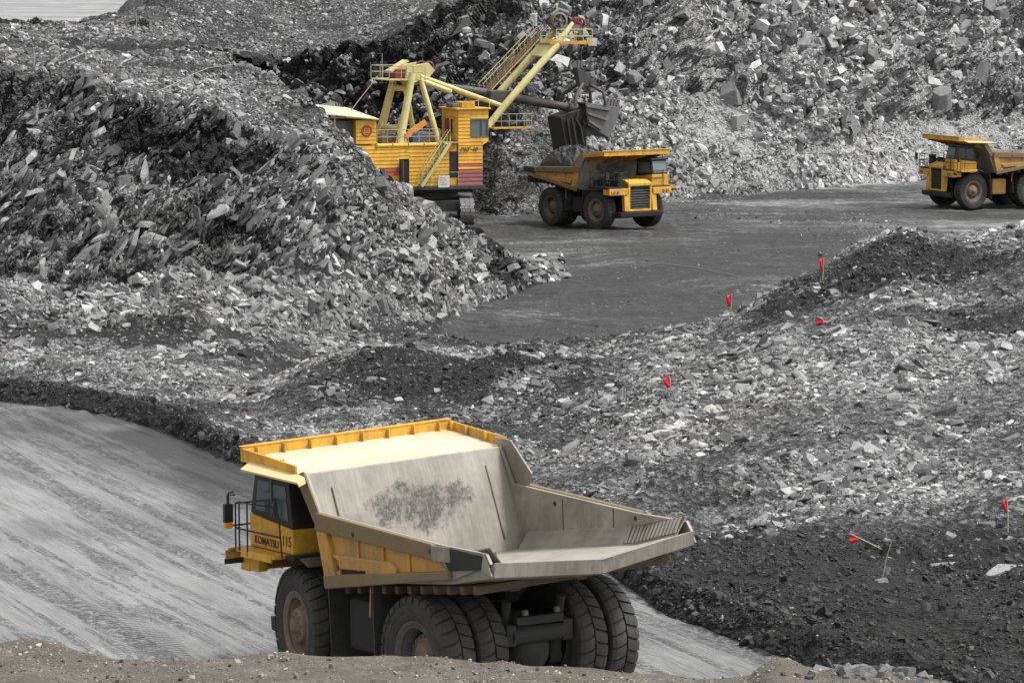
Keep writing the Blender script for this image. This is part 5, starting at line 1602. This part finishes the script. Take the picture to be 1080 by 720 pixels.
tag(ld, 'heap of dark broken rock lying in the body of the truck under the excavator', 'load')
ld.matrix_world = Matrix.Translation(loader_truck.location) @ Matrix.Rotation(math.radians(-53), 4, 'Z') @ Matrix.Translation((.2, 0, 4.0))
# ------------------------------------------------------------------ marker flags
M_FLAG = paint('flag_red', (.72, .02, .035), (.45, .015, .03), .4, .6, 6, False)
M_TWIG = paint('dry_twig', (.42, .41, .38), (.2, .19, .17), .6, .8, 3)
M_STK = paint('stake_wood', (.42, .42, .27), (.25, .22, .14), .6, .7, 4)
def marker(px, py, hpx, fw, fh, label, lean=(0, 0), lying=None):
    p, n = ground_at(px, py)
    s = p[1] / F
    t = thing('marker_flag', label, 'marker flag', p, (lean[0], lean[1], 0) if lying is None else lying, 'red survey flags')
    h = hpx * s
    m = MB(); m.tube([(0, 0, -.15), (0.01, 0, h * .5), (0, 0, h)], .017, 7); m.build('stake', M_STK, t)
    m = MB()
    nx, nz = 7, 7
    w_, hh = fw * s, fh * s
    P = {}
    for i in range(nx):
        for j in range(nz):
            u, v = i / (nx - 1), j / (nz - 1)
            x = -w_ * u * (.75 + .25 * math.sin(2.4 * v + 1)) * (1 - .25 * v) + .015
            z = h - hh * v - w_ * u * .35
            y = .05 * math.sin(5 * u + 3 * v) * (u + .1)
            P[i, j] = (x, y, z)
    vs = [P[i, j] for i in range(nx) for j in range(nz)]
    vs2 = [(x, y + .008, z) for x, y, z in vs]
    f = [(i * nz + j, (i + 1) * nz + j, (i + 1) * nz + j + 1, i * nz + j + 1) for i in range(nx - 1) for j in range(nz - 1)]
    b = len(vs)
    rim = [i * nz for i in range(nx)] + [(nx - 1) * nz + j for j in range(1, nz)] + [i * nz + nz - 1 for i in range(nx - 2, -1, -1)] + [j for j in range(nz - 2, 0, -1)]
    m.add(vs + vs2, f + [tuple(k + b for k in q[::-1]) for q in f] + [(rim[k], rim[(k + 1) % len(rim)], rim[(k + 1) % len(rim)] + b, rim[k] + b) for k in range(len(rim))], True)
    m.build('flag', M_FLAG, t)
    return t
marker(769.5, 334, 25, 6.5, 12, 'red marker flag on an upright stake at the pit floor edge by the tan stone', (0, .06))
marker(867.5, 297, 25, 5, 12, 'red marker flag on a stake in the dark mound, farthest of the red flags', (0, .05))
marker(708, 411, 16, 8, 11, 'low red marker flag standing alone in the middle of the slate heap', (0, -.12))
marker(871, 338, 12, 9, 8, 'red marker flag slumped on the pale slate without a visible stake', None, (.3, -1.0, 0))
marker(934, 581, 46, 9, 10, 'red marker flag on a fallen stake above the dark fines', None, (.25, -1.08, 0))
marker(1063, 562, 36, 6, 14, 'tall red marker flag on a stake set in a white stone', (0, -.04))
p, n = ground_at(929, 612)
m = MB(); m.tube([(0, 0, -.1), (.10, 0, .55), (.24, .02, 1.0)], .012, 6); bs = m.build('bare_stake', M_TWIG); bs.location = p
tag(bs, 'thin bare stake leaning out of a white stone beside the fallen red flag', 'stake')

# ------------------------------------------------------------------ dry stalks and the hose on the pit floor
def px2(a, b): return (a / 4.32, b / 4.32)
def branch(pts, label, r=.022, lift=.12):
    q = [ground_at(*px2(*k))[0] + np.array([0, 0, lift * (1 + (i % 2))]) for i, k in enumerate(pts)]
    m = MB(); m.tube(q, [r * (1 - .5 * i / len(q)) for i in range(len(q))], 6); o = m.build('dry_branch', M_TWIG)
    return tag(o, label, 'branch')
branch([(385, 318), (450, 350), (530, 398), (640, 400)], 'bent pale branch lying on the bench top left of the white slabs')
branch([(645, 402), (710, 446), (770, 405), (860, 360), (950, 320), (1075, 312)], 'long forked pale branch running from the bench edge past the white slabs')
branch([(285, 292), (380, 262), (490, 232)], 'pale branch lying on the bench top under the dark hollow')
def stalk(a, h, label):
    p, n = ground_at(*px2(*a)); s = p[1] / F
    m = MB(); m.tube([(0, 0, -.1), (.05, 0, h * s * .5), (.0, 0.02, h * s)], [.035, .028, .018], 6); m.tube([(.04, 0, h * s * .45), (.22, 0, h * s * .62)], .014, 5)
    o = m.build('dry_stalk', M_TWIG); o.location = p
    tag(o, label, 'stalk')
stalk((153, 300), 20, 'dry upright stalk nearest the left edge on top of the bench')
stalk((270, 268), 21, 'dry leaning stalk above the left shoulder of the bench')
stalk((618, 135), 18, 'dry upright stalk before the dark hump on the skyline')
stalk((405, 200), 14, 'short dry stalk right below the pale field at the top left')
hose = [ground_at(x, y)[0] + np.array([0, 0, .06]) for x, y in [(672, 277), (700, 279), (735, 283), (770, 291), (800, 297), (820, 301)]]
m = MB(); m.tube(hose, .02, 8); o = m.build('cable', paint('cable_grey', (.32, .32, .31), (.2, .2, .2), .5, .6)); tag(o, 'thin grey cable lying across the dark pit floor', 'cable')

# ------------------------------------------------------------------ boulders one can point to
for a in [
    (804, 336, 13, 9, 'tan', 'tan stone by the upright red flag at the heap edge'),
    (834, 331, 17, 15, 'pale', 'pale upright slab between the tan stone and the slumped red flag', .2),
    (762, 360, 17, 6, 'pale', 'thin pale slab below the tan stone at the pit floor edge'),
    (976, 458, 26, 22, 'grey', 'largest grey slab tipped on the slate heap at the right'),
    (917, 469, 25, 10, 'pale', 'flat white slab left of the largest grey slab on the heap'),
    (893, 454, 22, 14, 'dark', 'dark block just left of the flat white slab on the heap'),
    (910, 424, 28, 10, 'dark', 'long dark slab above the flat white slab on the heap'),
    (990, 432, 42, 10, 'dark', 'longest dark slab above the largest grey slab on the heap'),
    (950, 384, 30, 16, 'dark', 'wide dark block high on the slate heap, left of a tan stone'),
    (1002, 389, 11, 7, 'tan', 'small tan stone beside the wide dark block on the heap'),
    (947, 405, 10, 8, 'tan', 'tan stone under the wide dark block on the heap'),
    (1015, 348, 13, 9, 'pale', 'pale stone on the upper slope of the heap near the right edge'),
    (1043, 398, 14, 12, 'pale', 'pale block near the right edge of the heap'),
    (989, 367, 18, 7, 'pale', 'thin pale slab above the wide dark block on the heap'),
    (932, 480, 16, 14, 'pale', 'rounded pale stone under the flat white slab'),
    (908, 507, 26, 9, 'pale', 'long pale slab low on the heap over the fallen flag'),
    (984, 538, 17, 13, 'dark', 'dark block low on the heap above the bare stake'),
    (972, 500, 16, 13, 'dark', 'dark block below the largest grey slab'),
    (883, 534, 15, 12, 'grey', 'grey block just above the fallen red flag'),
    (929, 611, 18, 9, 'pale', 'white stone at the foot of the thin bare stake'),
    (1062, 566, 15, 7, 'pale', 'white stone at the foot of the tall red flag'),
    (758, 547, 17, 7, 'pale', 'pale slab at the tail of the near truck on the heap edge'),
    (810, 552, 12, 8, 'pale', 'pale stone on the last slope before the dark fines'),
    (925, 598, 40, 7, 'dark', 'flat dark slab right of the fallen red flag'),
    (1000, 597, 60, 6, 'pale', 'long thin pale slab on the edge of the dark fines at the right'),
    (1060, 598, 50, 7, 'pale', 'thick pale slab end at the right edge above the dark fines'),
    (727, 633, 10, 7, 'grey', 'grey stone on the dark fines behind the near truck'),
    (834, 640, 9, 5, 'pale', 'small pale stone on the dark fines below the heap'),
    (74, 348, 13, 13, 'pale', 'pale upright block on the flat rubble left of centre under the bench'),
    (215, 350, 24, 9, 'pale', 'flat pale slab on the flat rubble under the bench'),
    (46, 378, 20, 11, 'grey', 'grey slab on the rubble above the haul road berm'),
    (9, 377, 18, 9, 'grey', 'grey slab at the left edge above the haul road berm'),
    (255, 294, 32, 25, 'grey', 'large grey block in the scree of the rock bench'),
    (350, 300, 20, 15, 'pale', 'pale block in the scree right of the large grey block'),
    (107, 203, 20, 13, 'pale', 'white slab lying on the bench face at the left'),
    (152, 172, 11, 32, 'pale', 'tall white curved slab standing in the dark bench face'),
    (213, 190, 20, 24, 'pale', 'white pointed slab in the dark bench face'),
    (130, 187, 32, 34, 'grey', 'broad grey panel of bare rock in the bench face'),
    (92, 178, 17, 15, 'pale', 'pale slab left of the broad grey panel in the bench face'),
    (156, 234, 26, 7, 'pale', 'upper one of two stacked ledge slabs in the bench face'),
    (160, 247, 34, 10, 'pale', 'lower one of two stacked ledge slabs in the bench face'),
    (100, 255, 11, 8, 'pale', 'small white stone low on the bench face'),
    (196, 83, 22, 24, 'pale', 'cluster-like white slab standing on the bench top'),
    (208, 98, 14, 15, 'pale', 'white slab in front of the standing white slab on the bench top'),
    (397, 190, 30, 12, 'grey', 'grey capstone high on the tip of the bench under the excavator house'),
    (415, 193, 14, 8, 'pale', 'pale stone beside the grey capstone at the tip of the bench'),
    (431, 228, 15, 9, 'pale', 'pale slab on the tip of the bench below the excavator deck'),
    (497, 254, 13, 19, 'pale', 'pale upright block on the skyline at the tip of the bench'),
    (402, 290, 13, 13, 'pale', 'pale cube-shaped block in the middle of the bench tip'),
    (401, 312, 21, 22, 'grey', 'grey pointed block low on the bench tip'),
    (418, 301, 19, 15, 'grey', 'grey slab between two pale blocks low on the bench tip'),
    (487, 318, 19, 15, 'pale', 'pale slab at the foot of the bench tip by the pit floor'),
    (504, 281, 19, 15, 'pale', 'pale block on the right slope of the bench tip'),
    (530, 287, 18, 14, 'dark', 'dark block on the right slope of the bench tip'),
    (527, 301, 16, 10, 'pale', 'pale wedge at the right foot of the bench tip'),
    (463, 330, 21, 13, 'pale', 'lowest pale slab at the foot of the bench tip'),
    (449, 314, 15, 13, 'pale', 'pale block above the lowest slab of the bench tip'),
    (460, 292, 17, 14, 'grey', 'grey block in the centre of the bench tip'),
    (886, 22, 28, 20, 'grey', 'grey block near the top of the far quarry wall'),
    (991, 95, 30, 26, 'grey', 'biggest grey block on the far wall above the leaving truck'),
    (1034, 68, 22, 24, 'grey', 'grey block upper right of the biggest block on the far wall'),
    (777, 122, 22, 22, 'pale', 'pale block in the far scree right of the truck being loaded'),
    (767, 86, 32, 36, 'grey', 'broad grey rock panel in the far wall above the pale block'),
    (738, 97, 15, 12, 'pale', 'pale stone left of the broad grey panel in the far wall'),
    (934, 131, 12, 10, 'pale', 'pale stone in the far scree left of the leaving truck'),
    (999, 134, 26, 18, 'pale', 'pale rounded boulder right behind the canopy of the leaving truck'),
    (257, 435, 9, 11, 'tan', 'cream stone on the rubble over the cab of the near truck'),
    (347, 449, 13, 9, 'pale', 'pale stone on the rubble over the canopy of the near truck'),
    (530, 405, 12, 9, 'pale', 'pale stone in the rubble above the canopy corner of the near truck'),
    (22, 673, 24, 10, 'pale', 'white and grey stone on the left end of the foreground bank'),
    (870, 703, 26, 10, 'pale', 'pale slab on the foreground bank left of the stone pile'),
    (906, 699, 30, 12, 'pale', 'top slab of the pale stone pile on the foreground bank'),
    (894, 711, 20, 12, 'grey', 'grey stone under the top slab of the foreground stone pile'),
    (926, 711, 20, 10, 'pale', 'pale stone at the right end of the foreground stone pile'),
    (852, 711, 13, 16, 'grey', 'grey upright stone beside the rust coloured stone on the foreground bank'),
    (841, 708, 11, 12, 'rust', 'rust coloured stone on the foreground bank'),
    (962, 716, 34, 13, 'grey', 'grey slab at the right end of the foreground bank'),
    (158, 713, 16, 5, 'pale', 'pale chip on the soil of the foreground bank at the left'),
    (388, 700, 9, 6, 'pale', 'pale chip on the foreground bank under the near truck'),
]:
    rock_at(*a[:6], None, *(a[6:] or ()))

rr = np.random.default_rng(99)
for k in range(34):
    x = rr.uniform(850, 985); w_ = rr.uniform(8, 22)
    y = 701 + (x - 905) ** 2 / 420 + rr.uniform(-2, 13)
    tn = ('pale', 'pale', 'pale', 'grey')[k % 4]
    rock_at(x, y, w_, w_ * rr.uniform(.4, .75), tn, f'{tn} stone in the small stone pile on the right end of the foreground bank', f'{tn} stones of the foreground pile', .4, sink=-.25)
# foreground pebbles and clods
def pebble(n, smin, smax, mu, sig, seed, mask, shade_t=None):
    L = scatter(mask, n, smin, smax, 2.2, .6, mu, sig, thick=(.35, .8), patchy=.2, seed=seed)
    return L
pb = pebble(9000, .012, .10, math.log(.2), .55, 61, inb(1, 2) * (TY[:-1, :-1] > 30) * 1.0)
cl = pebble(4500, .015, .10, math.log(.075), .35, 62, inb(1, 2, 3) * (TY[:-1, :-1] > 30) * 1.0)
m_, nt, b = new_mat('pebble_stone'); t_ = attr(nt, 'shade')
nt.links.new(N(nt, 'ShaderNodeCombineColor', ins={0: mth(nt, 'MULTIPLY', t_, 1.12), 1: t_, 2: mth(nt, 'MULTIPLY', t_, .82)}).outputs[0], b.inputs['Base Color']); b.inputs['Roughness'].default_value = .85
PBL = {k: np.concatenate([pb[k], cl[k]]) for k in ('P', 'R', 'D', 'S')}
o = rocks_mesh('pebbles', PBL['P'], PBL['R'], PBL['D'], PBL['S'], m_, 8)
tag(o, 'pebbles and clods strewn over the brown foreground bank', 'pebbles', kind='stuff')
